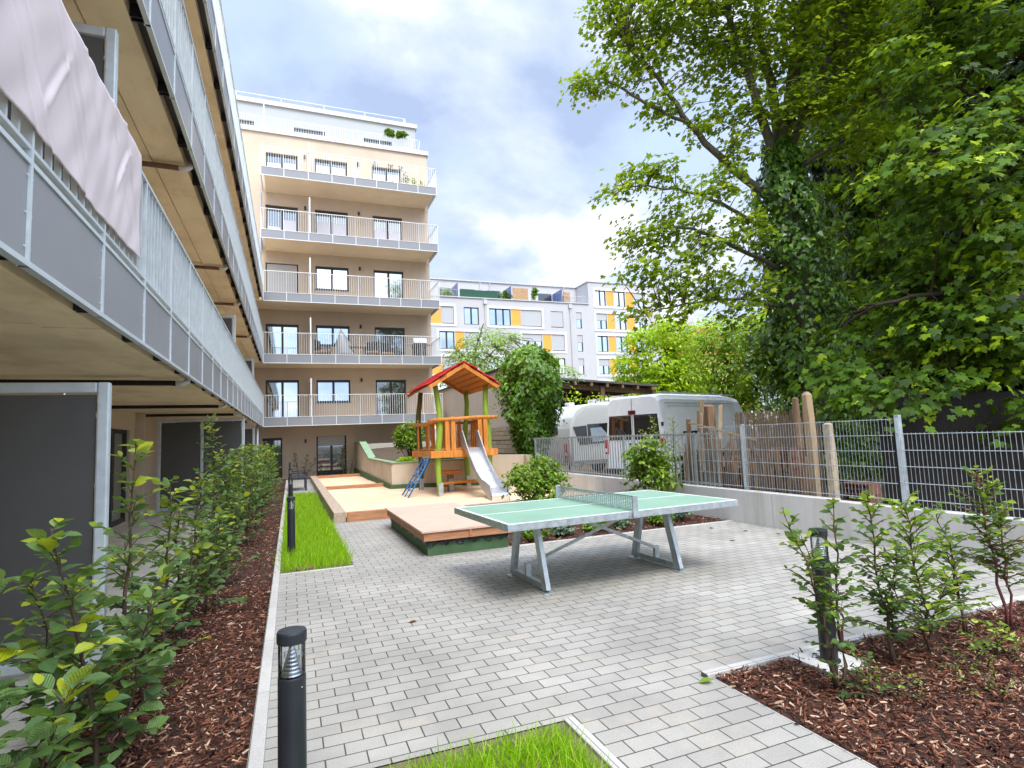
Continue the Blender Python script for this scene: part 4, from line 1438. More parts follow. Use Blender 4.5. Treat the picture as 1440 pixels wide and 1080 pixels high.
# table and bench below the platform
f = MB()
f.box(3.98, 4.58, 15.72, 16.25, .60, .65)
f.box(4.05, 4.51, 15.80, 16.17, .55, .599)
tb = f.build('play_table', 'timber_orange', pt, bevel=.01)
MB().box(4.2, 4.36, 15.9, 16.06, .05, .549).build('table_leg', 'timber_brown', tb)
MB().box(4.21, 4.35, 15.885, 15.898, .03, .42).build('post_shoe', 'galvanised', tb)
f = MB()
f.tube([(PX0 + .02, 15.35, .33), (4.4, 15.5, .35), (PX1 + .0, 15.45, .34)], .045, 8)
f.build('bench_rail', 'timber_orange', pt, smooth=True)

# ================================================================== PLANTER, WALLS
pl = thing('planter_wall', 'sloping beige concrete planter wall with a green felted foot behind the sandbox', 'wall', (3, 18, 0))
m = MB()
prof_ = [(18.04, .0), (28.98, .0), (28.98, 1.56), (26.6, 1.56), (23.4, .88), (18.04, .86)]
m.prism([(3.0, y, z) for y, z in prof_], (-.06, 0, 0), (.12, 0, 0))
C0, C1, C2 = V(2.94, 18.04), V(5.86, 17.15), V(6.84, 16.6)
def wallseg(mb, a, b, z0a, z1a, z1b, th, ext=0.0):
    d = (b - a) / np.linalg.norm(b - a)
    n = V(d[1], -d[0])
    p = [(*(a), z0a), (*(b), z0a), (*(b), z1b), (*(a), z1a)]
    mb.prism(p, (*(-n * th), 0), (0, 0, 0))
wallseg(m, C0, C1, 0, .86, .92, .18)
m.build('wall', 'concrete_warm', pl, bevel=.008)
m = MB()
m.prism([(2.94, y, z) for y, z in ((18.0, -.02), (28.9, -.02), (28.9, .36), (18.0, .21))], (-.05, 0, 0), (-.002, 0, 0))
wallseg(m, C0 + V(-.06, -.035), C1 + V(0, -.035), -.02, .21, .20, .05)
m.build('foot', 'membrane_green', pl, bevel=.008)
m = MB()
m.prism([(3.0, y, z) for y, z in ((23.42, .885), (26.6, 1.564), (28.9, 1.564), (28.9, 1.61), (26.55, 1.61), (23.35, .93))], (-.10, 0, 0), (.2, 0, 0))
m.prism([(3.0, y, z) for y, z in ((17.98, .864), (23.35, .884), (23.35, .925), (17.98, .905))], (-.085, 0, 0), (.15, 0, 0))
wallseg(m, C0 + V(.06, -.05), C1 + V(0, -.02), .866, .90, .93, .24)
m.build('coping', 'coping_green', pl, bevel=.006)
structure(MB().grid(lambda u, v: (3.12 + u * 4.0, 18.0 + v * 10.9, .80 + (.62 * max(0, v - .35) / .65) + .03 * math.sin(9 * u + 13 * v)), 20, 40).build('soil', 'earth', smooth=True))
structure(MB().box(3.12, 7.1, 27.2, 28.97, 1.2, 1.50).build('gravel_strip', 'gravel_pale'))
rw = thing('retaining_wall', 'stained beige concrete wall corner behind the slide below the ivy', 'wall', (6.4, 16.8, 0))
m = MB()
wallseg(m, C1 + V(.004, -.002), C2, 0, 1.0, .97, .2)
m.box(6.86, 7.05, 16.4, 17.6, 0, .96)
m.build('wall', 'concrete_warm', rw, bevel=.008)
wallseg(MB(), C1, C2, 0, 1, 1, .2)
sw = thing('retaining_wall', 'low grey concrete wall of upright elements under the fence on the right', 'wall', (6.95, 9, 0))
m = MB()
ys = [1.2, 2.45, 3.5, 4.6, 5.68, 6.74, 7.84, 8.9, 9.96, 11.0, 12.1, 13.2, 14.2, 15.3, 16.35]
for i in range(len(ys) - 1):
    zt = .52 if ys[i] > 4.6 else (.50 if ys[i] > 3.4 else .40)
    m.box(6.85, 7.02 + .002 * (i % 2), ys[i] + .004, ys[i + 1] - .004, -.1, zt)
m.build('wall', 'concrete_light', sw, bevel=.008)
hw = thing('garden_wall', 'tall beige party wall with a block-stone foot behind the play tower', 'wall', (7.3, 23, 0))
MB().box(7.2, 7.5, 17.6, 28.95, 1.92, 4.02).build('wall', 'render_beige', hw)
m = MB()
for k in range(12):
    m.box(7.17 + .008 * (k % 3), 7.55, 17.3 + .02 * (k % 2), 28.94, 0 + k * .16, .155 + k * .16)
m.build('stone_foot', 'block_stone', hw, bevel=.01)
MB().box(7.13, 7.57, 17.5, 28.96, 4.022, 4.09).build('coping', 'anthracite', hw)

# ================================================================== FENCES
bf = thing('bar_fence', 'grey steel fence of close upright bars on the wall in front of the caravan', 'fence', (6.93, 12, .5))
g = MB()
y = 7.95
while y < 16.0:
    g.box(6.928, 6.944, y - .009, y + .009, .53, 1.49)
    y += .115
g.build('bars', 'galvanised', bf)
g = MB()
g.box(6.93, 6.94, 7.9, 16.0, 1.44, 1.475)
g.box(6.93, 6.94, 7.9, 16.0, .56, .595)
g.build('rail', 'galvanised', bf)
for i, y in enumerate((8.6, 11.0, 13.5, 15.95)):
    MB().box(6.96, 7.0, y - .025, y + .025, .52, 1.46).build('post', 'galvanised', bf)
mf = thing('mesh_fence', 'galvanised double wire mesh fence with square posts on the low grey wall', 'fence', (6.95, 5, .5))
def mesh(y0, y1, z0, z1):
    g = MB()
    y = y0
    while y <= y1:
        g.tube([(6.95, y, z0 - .03), (6.95, y, z1 + .015)], .0033, 5)
        y += .05
    n = round((z1 - z0) / .2)
    for k in range(n + 1):
        z = z0 + (z1 - z0) * k / n
        for x in (6.942, 6.958):
            g.tube([(x, y0 - .02, z), (x, y1 + .02, z)], .0046, 6)
    g.build('wire_mesh', 'galvanised', mf)
mesh(4.85, 7.33, .58, 1.57)
mesh(7.44, 8.45, .58, 1.57)
mesh(2.35, 4.72, .40, 1.385)
for y, zt in ((7.385, 1.60), (4.785, 1.62), (2.29, 1.45)):
    p = MB().box(6.972, 7.032, y - .03, y + .03, .40, zt)
    po = p.build('post', 'galvanised', mf, bevel=.006)
    q = MB()
    q.box(6.966, 6.973, y - .022, y + .022, .56, zt - .03)
    for z in np.arange(.6, zt - .05, .2):
        q.lathe([(.012, 0), (.012, .006)], (6.962, y, z), 8)
    q.build('clamp_strip', 'galvanised_pale', po)

# ================================================================== BOLLARD LIGHTS
bo = thing('bollard_light', 'black bollard light nearest the camera beside the left mulch bed', 'bollard', (0, 2.47, 0), 'black bollard lights along the path', local=True)
MB().lathe([(.066, 0), (.066, .008), (.053, .012), (.052, .655), (.050, .66)], (0, 0, 0), 32).build('post', 'bollard_black', bo, smooth=False)
MB().lathe([(.050, .66), (.0505, .661), (.0505, .782), (.050, .783)], (0, 0, 0), 32).build('lens', 'clear_plastic', bo, smooth=False)
lv = MB()
for k in range(8):
    r_ = .042 - .0042 * k
    lv.lathe([(r_, .664 + k * .0135), (r_ * .93, .670 + k * .0135), (r_ * .80, .674 + k * .0135)], (0, 0, 0), 24)
lv.tube([(0, 0, .66), (0, 0, .78)], .006, 8)
lv.build('louvre', 'louvre_alu', bo)
cp = MB()
cp.lathe([(.050, .783), (.055, .785), (.056, .79), (.056, .822), (.053, .829), (.03, .833)], (0, 0, 0), 32)
cp.build('cap', 'bollard_black', bo)
MB().lathe([(.004, 0), (.004, .004)], (.035, -.036, .62), 6).build('screw', 'louvre_alu', bo)
copy_tree(bo, (0, 8.72, 0), 'black bollard light standing in the bright lawn strip next to the kerb')
copy_tree(bo, (-.01, 14.2, 0), 'black bollard light farther along the lawn strip, second from the rear building')
copy_tree(bo, (-.02, 19.6, 0), 'smallest and farthest black bollard light, beside the blue bench')
b4 = copy_tree(bo, (3.22, 2.80, .035), 'black bollard light half hidden by leaves in the right mulch bed')
tag(MB().box(3.06, 3.40, 2.66, 2.975, -.1, .035).build('concrete_footing', 'concrete_light', bevel=.006), 'square concrete footing slab under the bollard in the right bed', 'footing')

# ================================================================== BENCH, DRAIN, TOYS
bn = thing('garden_bench', 'dark blue slatted garden bench on the pavers near the back door', 'bench', (.22, 21.6, 0))
f = MB()
for k in range(6):
    f.box(.02 + k * .082, .09 + k * .082, 20.9, 22.4, .42, .445)
f.build('seat', 'bench_blue', bn)
f = MB()
for k in range(4):
    f.box(-.06, -.035, 20.9, 22.4, .52 + k * .10, .59 + k * .10)
f.build('backrest', 'bench_blue', bn)
for x, y in ((0.02, 20.93), (.48, 20.93), (.02, 22.33), (.48, 22.33)):
    MB().box(x - .03, x + .03, y - .03, y + .03, 0, .419).build('leg', 'bench_blue', bn)
for y in (20.93, 22.33):
    f = MB()
    f.box(-.03, .5, y - .031, y + .031, .60, .63)
    f.box(-.066, -.005, y - .03, y + .03, .42, .95)
    f.build('armrest', 'bench_blue', bn)
dc = MB().lathe([(.16, -.02), (.16, .012), (.13, .016), (.0, .016)], (.14, 7.86, 0), 24).build('drain_cover', 'rust_iron')
tag(dc, 'round rusty drain cover at the near edge of the lawn strip', 'drain cover')
to = MB().lathe([(.05, .0), (.13, .03), (.155, .07), (.15, .085), (.13, .06), (.03, .03)], (5.75, 8.25, .16), 20).build('toy_bowl', 'toy_blue', smooth=True)
tag(to, 'bright blue plastic toy bowl lying in the bed beyond the table', 'toy')
to = MB().lathe([(.05, .0), (.09, .02), (.10, .05), (.09, .07), (.03, .075)], (5.15, 8.35, .04), 16).build('toy_disc', 'toy_red', smooth=True)
tag(to, 'small red plastic toy in the mulch behind the table tennis table', 'toy')

# ================================================================== BALCONY FURNITURE
F2 = 5.24 + .292
def lounge(x, y, rz, label):
    t = thing('balcony_chair', label, 'chair', (x, y, F2), 'dark chairs on the second rear balcony', local=True, rz=rz)
    f = MB().box(-.3, .3, -.3, .3, .32, .42)
    f.build('seat', 'timber_brown', t, bevel=.02)
    MB().box(-.3, .3, .22, .32, .42, .95).build('backrest', 'pot_dark', t, bevel=.02)
    for sx in (-.27, .27):
        for sy in (-.27, .27):
            MB().box(sx - .02, sx + .02, sy - .02, sy + .02, 0, .319).build('leg', 'pot_dark', t)
    for sx in (-.3, .3):
        f = MB()
        f.box(sx - .025, sx + .025, -.3, .22, .6, .64)
        f.box(sx - .02, sx + .02, -.3, -.26, .42, .6)
        f.build('armrest', 'pot_dark', t)
lounge(1.45, 27.9, 1.2, 'dark balcony chair left of the draped parasol on the second balcony')
lounge(3.75, 27.8, -.2, 'dark balcony chair in front of the window wall on the second balcony')
lounge(4.4, 28.1, .3, 'dark balcony chair nearest the dark balcony door on the second balcony')
t = thing('balcony_table', 'low dark table between the chairs on the second balcony', 'table', (3.0, 27.8, F2))
MB().box(2.6, 3.4, 27.5, 28.1, F2 + .62, F2 + .67).build('tabletop', 'timber_brown', t)
for x in (2.65, 3.35):
    for y in (27.55, 28.05):
        MB().box(x - .02, x + .02, y - .02, y + .02, F2, F2 + .619).build('leg', 'pot_dark', t)
m = MB()
n_ = 14
rings = []
for i in range(8):
    v = i / 7
    z = F2 + .15 + v * 1.25
    rings.append([(2.25 + (.42 * (1 - v) ** .7 + .03) * (1 + .18 * math.sin(5 * a * 6.283 / n_ * 1.0 + 2)) * math.cos(a * 6.283 / n_) + .2 * (1 - v), 27.7 + (.30 * (1 - v) ** .7 + .03) * math.sin(a * 6.283 / n_), z) for a in range(n_)])
m.loft(rings)
t = thing('folded_parasol', 'folded parasol draped in grey cloth on the second balcony', 'parasol', (2.25, 27.7, F2))
m.build('cover', 'fascia_grey', t, smooth=True)
MB().tube([(2.25, 27.7, F2), (2.25, 27.7, F2 + 1.5)], .02, 8).build('pole', 'steel_edge', t)
MB().lathe([(.25, 0), (.25, .05), (.06, .08)], (2.25, 27.7, F2), 16).build('base', 'pot_dark', t)
t = thing('barbecue_grill', 'white lidded barbecue grill at the right end of the second balcony', 'grill', (6.05, 27.8, F2))
rings = []
for i in range(5):
    a = i / 4
    rings.append([(x, 27.8 + sy * (.27 - .10 * a * a), F2 + .86 + .26 * a) for sy in (-1, 1) for x in ((5.72, 6.38) if sy < 0 else (6.38, 5.72))])
MB().loft(rings).build('lid', 'grill_white', t, bevel=.02)
MB().box(5.72, 6.38, 27.55, 28.05, F2 + .66, F2 + .855).build('firebox', 'pot_dark', t)
for x in (5.40, 6.385):
    MB().box(x, x + .315, 27.6, 28.0, F2 + .80, F2 + .83).build('side_shelf', 'seam_grey', t)
m = MB()
m.box(5.74, 6.36, 27.58, 28.02, F2 + .05, F2 + .655)
m.build('cabinet', 'pot_dark', t)
MB().tube([(5.85, 27.50, F2 + 1.0), (6.25, 27.50, F2 + 1.0)], .014, 6).build('handle', 'steel_edge', t)
F5 = 13.92 + .292
t = thing('balcony_bench', 'tan wicker bench behind the plants on the top rear balcony', 'bench', (5.9, 28.6, F5))
MB().box(5.5, 6.35, 28.3, 28.85, F5 + .25, F5 + .45).build('seat', 'wicker_tan', t, bevel=.02)
MB().box(5.5, 6.35, 28.80, 28.9, F5 + .45, F5 + .85).build('backrest', 'wicker_tan', t, bevel=.02)
MB().box(5.52, 6.33, 28.32, 28.8, F5, F5 + .249).build('base', 'timber_brown', t)
t = thing('balcony_table', 'small white and dark low table on the top rear balcony', 'table', (2.6, 28, F5))
MB().box(2.2, 3.2, 27.5, 28.0, F5 + .28, F5 + .32).build('tabletop', 'pot_dark', t)
for x in (2.25, 3.15):
    MB().box(x - .02, x + .02, 27.6, 27.9, F5, F5 + .279).build('leg', 'pot_dark', t)
# ================================================================== VAN
van = thing('van', 'white high-roofed panel van with dark rear windows parked behind the fence', 'van', (8.93, 12.15, -.03), local=True, rz=R(20))
# local: x forward from the rear bumper, y to the left, origin at rear right corner
VW = 1.95
def vring(x, zt, inset=0.0, z0=.42):
    # closed cross-section, right side first
    tw = .17
    pts = [(x, inset, z0), (x, inset, 1.0), (x, .03 + inset, 1.5), (x, tw * .75 + inset, zt - .16), (x, tw + .04 + inset, zt - .05), (x, tw + .16 + inset, zt)]
    return pts + [(p[0], VW - p[1], p[2]) for p in reversed(pts)]
rings = [vring(.10, 2.50, .05), vring(.0, 2.50, .02), vring(.10, 2.545), vring(.4, 2.57), vring(3.6, 2.57), vring(4.35, 2.50)]
ws = []
for x, zt, ins in ((5.15, 1.55, .08), (5.75, 1.18, .16), (5.95, .95, .25)):
    pts = [(x, ins, .42), (x, ins, .6), (x, ins + .02, .75), (x, ins + .05, zt - .1), (x, ins + .1, zt - .03), (x, ins + .2, zt)]
    ws.append(pts + [(p[0], VW - p[1], p[2]) for p in reversed(pts)])
body = MB().loft([vring(.03, 2.50, .03)] + rings[2:] + ws).build('body', 'van_white', van, bevel=.035)
def yw(z):   # half inset of the flank at height z
    return .0 if z <= 1.0 else (.03 * (z - 1) / .5 if z < 1.5 else .03 + (.1275 - .03) * (z - 1.5) / .91)
m = MB()
for ya, yb in ((.13, .93), (1.02, 1.82)):
    a0, a1 = yw(1.38), yw(2.02)
    s = 1 if ya < .5 else 0
    m = MB()
    yl0, yl1 = (ya, ya + .05) if s else (ya, ya)
    yr0, yr1 = (yb, yb) if s else (yb, yb - .05)
    m.add([(.016, yl0, 1.36), (.016, yr0, 1.36), (.024, yr1, 2.03), (.024, yl1, 2.03), (.04, yl0, 1.36), (.04, yr0, 1.36), (.04, yr1, 2.03), (.04, yl1, 2.03)],
          [(0, 3, 2, 1), (4, 5, 6, 7), (0, 1, 5, 4), (1, 2, 6, 5), (2, 3, 7, 6), (3, 0, 4, 7)])
    m.build('rear_window', 'glass_black', van, bevel=.004)
m = MB()
m.box(.014, .03, .972, .982, .55, 2.46)
m.box(.30, 3.9, .105, .125, 2.30, 2.312)
m.build('door_seam', 'seam_grey', van)
m = MB()
m.bar((.45, .024, 1.44), (2.7, .024, 1.44), .012, .03)
for x0, x1, z in ((.45, 3.0, 2.22), (.45, 3.0, .98)):
    m.bar((x0, yw(z) - .001, z), (x1, yw(z) - .001, z), .006, .012)
m.bar((.45, yw(1.6), .98), (.45, yw(2.22), 2.22), .006, .012)
m.build('side_crease', 'seam_grey', van)
MB().bar((.95, .018, 1.50), (2.75, .018, 1.50), .02, .075).build('vent_strip', 'plastic_black', van)
MB().bar((.25, -.008, .82), (4.9, -.008, .82), .02, .13).build('side_moulding', 'plastic_black', van)
for y in (.055, VW - .055):
    m = MB().box(-.005, .05, y - .05, y + .05, .98, 1.38)
    tl = m.build('tail_light', 'lamp_red', van, bevel=.012)
    MB().box(-.011, -.006, y - .04, y + .04, 1.04, 1.14).build('reverse_lamp', 'grill_white', tl)
    MB().box(-.010, -.006, y - .04, y + .04, 1.15, 1.2).build('reflector', 'lamp_dark_red', tl)
MB().box(-.008, .03, .86, 1.09, 2.04, 2.15).build('brake_light', 'lamp_dark_red', van, bevel=.01)
for y, z in ((.035, 1.75), (.02, 1.1), (VW - .035, 1.75), (VW - .02, 1.1)):
    MB().box(-.004, .05, y - .02, y + .02, z - .05, z + .05).build('hinge', 'plastic_black', van)
MB().box(-.02, .01, 1.0, 1.1, 1.22, 1.27).build('door_handle', 'plastic_black', van)
MB().box(-.10, .12, .02, VW - .02, .40, .58).build('bumper', 'plastic_black', van, bevel=.02)
MB().box(-.104, -.101, .72, 1.24, .44, .56).build('number_plate', 'grill_white', van)
for y in (.20, VW - .20):
    MB().bar((.2, y, 2.60), (4.2, y, 2.575), .035, .03).build('roof_rail', 'rail_white', van)
for x in (1.05, 4.75):
    for y, s in ((.02, 1), (VW - .02, -1)):
        wv = MB()
        pr_ = [(.20, 0), (.33, .01), (.345, .05), (.345, .17), (.33, .21), (.20, .22)]
        vs = []
        for r_, d in pr_:
            vs.append([(x + r_ * math.cos(a * 6.2832 / 24), y + s * (d - .03), .345 + r_ * math.sin(a * 6.2832 / 24)) for a in range(24)])
        wv.loft(vs)
        wo = wv.build('wheel', 'tyre', van, smooth=True)
        MB().loft([[(x + .2 * math.cos(a * 6.2832 / 16), y + s * d, .345 + .2 * math.sin(a * 6.2832 / 16)) for a in range(16)] for d in (-.035, .0)]).build('hubcap', 'steel_edge', wo)
        if s == 1:
            ar = []
            for d in (-.012, .1):
                ar.append([(x + .43 * math.cos(a * math.pi / 14), y - .02 + d, .36 + .43 * math.sin(a * math.pi / 14)) for a in range(15)])
            MB().loft(ar).build('wheel_arch', 'plastic_black', van)

# ================================================================== CARAVAN
cv = thing('caravan', 'white caravan with tinted side windows beside the van and the ivy', 'caravan', (9.12, 17.83, 0), local=True, rz=R(7))
CW, CL = 2.3, 5.6
def cring(t):
    # side profile point list at depth y
    return t
P2 = [(.10, .45), (.02, .9), (.0, 1.35), (.05, 1.75), (.16, 2.12), (.34, 2.40), (.62, 2.56), (1.0, 2.62), (2.6, 2.64), (4.4, 2.60), (5.0, 2.45), (5.35, 2.0), (5.55, 1.2), (5.5, .45)]
cb = MB().prism([(x, 0, z) for x, z in P2], (0, 0, 0), (0, CW, 0)).build('body', 'caravan_white', cv, bevel=.05, smooth=False)
P3 = [(.13, .62), (.10, 1.3), (.16, 1.8), (.36, 2.2), (.70, 2.44), (1.2, 2.5), (4.9, 2.48), (5.1, .62)]
MB().prism([(x, 0, z) for x, z in P3], (0, -.012, 0), (0, -.002, 0)).build('side_panel', 'caravan_panel', cv)
w1 = [(.16, 1.80), (.74, 1.84), (.76, 1.16), (.40, 1.16)]
MB().prism([(x, 0, z) for x, z in w1], (0, -.03, 0), (0, -.013, 0)).build('side_window', 'glass_black', cv)
f = MB().prism([(x, 0, z) for x, z in [(.78, 1.88), (1.92, 1.92), (1.92, 1.20), (.80, 1.18)]], (0, -.032, 0), (0, -.013, 0)).build('side_window', 'glass_black', cv, bevel=.01)
MB().prism([(x, 0, z) for x, z in [(.90, 1.74), (1.86, 1.78), (1.86, 1.28), (.94, 1.24)]], (0, -.036, 0), (0, -.033, 0)).build('pane', 'glass_sky', f)
m = MB().box(-.014, .02, .75, 2.0, 1.55, 1.85)
m.build('front_window', 'glass_black', cv, bevel=.03)
m = MB()
m.box(-.005, .06, .16, .36, .55, 1.22)
rl_ = m.build('light_cluster', 'lamp_red', cv, bevel=.02)
MB().box(-.016, -.006, .2, .32, .80, .90).build('clear_lamp', 'grill_white', rl_)
MB().box(.045, .085, .35, .42, 1.98, 2.08).build('marker_lamp', 'seam_grey', cv)
MB().box(.03, .07, .15, .19, 1.92, 1.96).build('marker_lamp', 'seam_grey', cv)
MB().box(-.05, .02, 1.5, 2.05, .75, .9).build('grab_handle', 'plastic_black', cv)
MB().box(.6, .85, .8, 1.1, 2.50, 2.72).build('roof_vent', 'caravan_white', cv, bevel=.02)
MB().box(2.2, 2.9, .8, 1.5, 2.60, 2.72).build('roof_vent', 'caravan_white', cv, bevel=.02)
MB().box(.12, 5.4, -.015, .0, .52, .60).build('skirt_rail', 'seam_grey', cv)
for y in (.05, CW - .05):
    ww = MB().loft([[(2.9 + .32 * math.cos(a * 6.2832 / 20), y + d, .32 + .32 * math.sin(a * 6.2832 / 20)) for a in range(20)] for d in (-.04, .14)]).build('wheel', 'tyre', cv, smooth=False)

# ================================================================== CARPORT
cp_ = thing('carport', 'dark timber carport with a mossy flat roof behind the caravan', 'carport', (14, 26, 0))
m = MB()
m.prism([(11.0, 0, 4.30), (18.0, 0, 3.84), (18.0, 0, 3.94), (11.0, 0, 4.40)], (0, 24.6, 0), (0, 33, 0))
m.build('roof', 'roof_sheet', cp_)
m = MB()
m.prism([(11.0, 0, 3.93), (17.9, 0, 3.48), (17.9, 0, 3.76), (11.0, 0, 4.22)], (0, 25.0, 0), (0, 25.2, 0))
for x in np.arange(11.3, 17.9, .9):
    z = 4.30 - (x - 11) * .0657
    m.box(x - .06, x + .06, 24.62, 32.9, z - .2, z - .01)
m.build('beam', 'timber_brown', cp_)
for x in (11.2, 14.7, 17.8):
    MB().box(x - .11, x + .11, 24.78, 24.98, 0 if x != 14.7 else 3.2, 4.2 - (x - 11) * .0657 - .05).build('post', 'timber_brown' if x != 14.7 else 'rust_iron', cp_)
MB().box(10.9, 18.2, 32.7, 32.9, 0, 4.0).build('back_wall', 'timber_dark', cp_)
MB().box(10.9, 11.05, 25.3, 32.7, 0, 4.1).build('side_wall', 'timber_dark', cp_)

# ================================================================== CLUTTER BEHIND THE FENCE
def wpost(x, y, w_, h, mat, label, tip=.05, lean=(0, 0), name='wooden_post'):
    a = w_ / 2
    lx, ly = lean
    rings = [[(x + sx * a, y + sy * a, 0) for sx, sy in ((-1, -1), (1, -1), (1, 1), (-1, 1))]]
    for t in (.3, .65, 1):
        j = .012
        rings.append([(x + sx * a + lx * t + random.uniform(-j, j), y + sy * a + ly * t + random.uniform(-j, j), (h - tip) * t) for sx, sy in ((-1, -1), (1, -1), (1, 1), (-1, 1))])
    rings.append([(x + sx * a * .45 + lx, y + sy * a * .45 + ly, h) for sx, sy in ((-1, -1), (1, -1), (1, 1), (-1, 1))])
    return tag(MB().loft(rings).build(name, mat, bevel=.006), label, 'post')


wpost(7.42, 6.42, .105, 2.05, 'timber_fawn', 'tall square wooden post with a pointed top behind the mesh fence', lean=(-.02, 0))
wpost(7.24, 5.96, .10, 1.56, 'concrete_rough', 'crumbling old concrete post beside the tall square wooden post', tip=.02, name='concrete_post')
wpost(7.75, 6.95, .08, 2.0, 'timber_brown', 'thin weathered stake left of the tall square post', tip=.02)
wpost(7.75, 9.05, .19, 2.02, 'timber_brown', 'thick round-topped stake in front of the van flank', tip=.03)
def stick(pts, r, label, mat='timber_fawn', name='wooden_plank'):
    tag(MB().bar(pts[0], pts[1], r * 2, r * .7, up=(1, .3, 0)).build(name, mat), label, 'plank', 'loose planks leaning behind the fence')
stick([(7.55, 9.35, .1), (7.58, 9.0, 2.12)], .04, 'long pale slat leaning on the thick stake')
stick([(7.5, 9.15, .1), (7.48, 8.98, 1.85)], .05, 'broad grey slat just right of the thick stake', 'timber_grey')
stick([(7.45, 8.5, .9), (7.85, 8.8, 2.0)], .035, 'pale slat slanting up to the left above the fence')
stick([(7.3, 9.1, 1.68), (7.4, 7.5, 1.32)], .02, 'thin pale stick lying across at fence-top height')
stick([(7.6, 9.5, .1), (7.45, 9.3, 1.75)], .045, 'short brown slat left of the thick stake', 'timber_brown')
stick([(7.35, 8.95, 0), (7.38, 8.9, 1.9)], .03, 'narrow brown slat upright in front of the thick stake', 'timber_brown')
def reed_mat(p0, p1, z0, z1, label, n, lean=0.0, jag=.05):
    p0, p1 = V(*p0), V(*p1)
    m = MB()
    for i in range(n):
        q = p0 + (p1 - p0) * (i + .5) / n
        r_ = random.uniform(.5, 1.0) * np.linalg.norm(p1 - p0) / n * .62
        j = random.uniform(-.02, .02)
        m.bar((q[0], q[1] + j, z0), (q[0] + lean, q[1] + j + random.uniform(-.01, .01), z1 + random.uniform(-jag, jag)), r_ * 2, r_ * 1.2, up=(1, 0, 0))
    for z in np.linspace(z0 + .15, z1 - .15, 5):
        m.tube([(p0[0] - .012, p0[1], z), (p1[0] - .012, p1[1], z)], .006, 4)
    return tag(m.build('reed_mat', 'reed'), label, 'reed mat', 'reed mats behind the fence')
reed_mat((8.3, 9.0), (8.45, 7.55), 0, 1.84, 'straw coloured reed mat standing behind the thick stake', 150, .05, .02)
reed_mat((7.95, 8.0), (8.05, 6.75), 0, 1.72, 'frayed darker reed mat between the stake and the tall post', 110, -.04, .10)
m = MB()
for i in range(130):
    y = 9.25 - i * .0215
    m.tube([(7.3 + random.uniform(-.05, .12), y, 0), (7.32 + random.uniform(-.06, .1), y + random.uniform(-.05, .05), random.uniform(.9, 1.5) if i < 60 else random.uniform(.6, 1.25))], random.uniform(.008, .022), 5)
tag(m.build('stick_bundle', 'timber_brown'), 'dense bundle of upright brown sticks behind the left mesh fence post', 'sticks')
for (x, y, lb, nn) in ((7.62, 7.05, 'stack of hollow red clay blocks left of the tall square post', 7), (7.75, 5.95, 'low stack of red clay blocks right of the concrete post', 4), (7.5, 8.15, 'leaning heap of red clay tiles near the stick bundle', 5)):
    t = thing('brick_stack', lb, 'bricks', (x, y, 0), 'clay block stacks behind the fence')
    for k in range(nn):
        m = MB()
        z = k * .17
        dx, dy, w_, h = random.uniform(-.03, .03), random.uniform(-.04, .04), .42, .16
        y0 = y - w_ / 2 + dy
        for c in range(5):
            m.box(x + dx - .12, x + dx + .12, y0 + c * .1, y0 + c * .1 + .02, z, z + h)
        for c in range(3):
            m.box(x + dx - .118, x + dx + .118, y0 + .004, y0 + .416, z + c * .07, z + c * .07 + .018)
        m.build('clay_block', 'clay_brick', t)
m = MB()
y = 7.0
x_ = 9.9
for k in range(46):
    q = V(8.9, 6.3) + V(.115, -.092) * k
    m.bar((q[0], q[1], 0), (q[0], q[1], 1.95 + random.uniform(-.04, .04)), .146, .025, up=(.63, .78, 0))
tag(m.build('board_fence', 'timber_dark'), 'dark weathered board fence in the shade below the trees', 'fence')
# houses glimpsed behind the trees
h = thing('house', 'yellowish house with a red tiled roof just visible above the lime trees', 'house', (62, 78, 0))
MB().box(56, 72, 74, 86, 0, 13.5).build('wall', 'house_yellow', h)
ro = MB().prism([(55.5, 0, 13.5), (72.5, 0, 13.5), (64, 0, 18.5)], (0, 73.6, 0), (0, 86.4, 0)).build('roof', 'roof_tile', h)
MB().box(58.5, 60, 77, 78.2, 14, 18.2).build('chimney', 'house_yellow', ro)
MB().box(66.5, 68.5, 77, 78.5, 14, 18.6).build('chimney', 'clay_brick', ro)
MB().box(62, 63.6, 76, 77.5, 16, 20.3).build('chimney', 'metal_cap', ro)
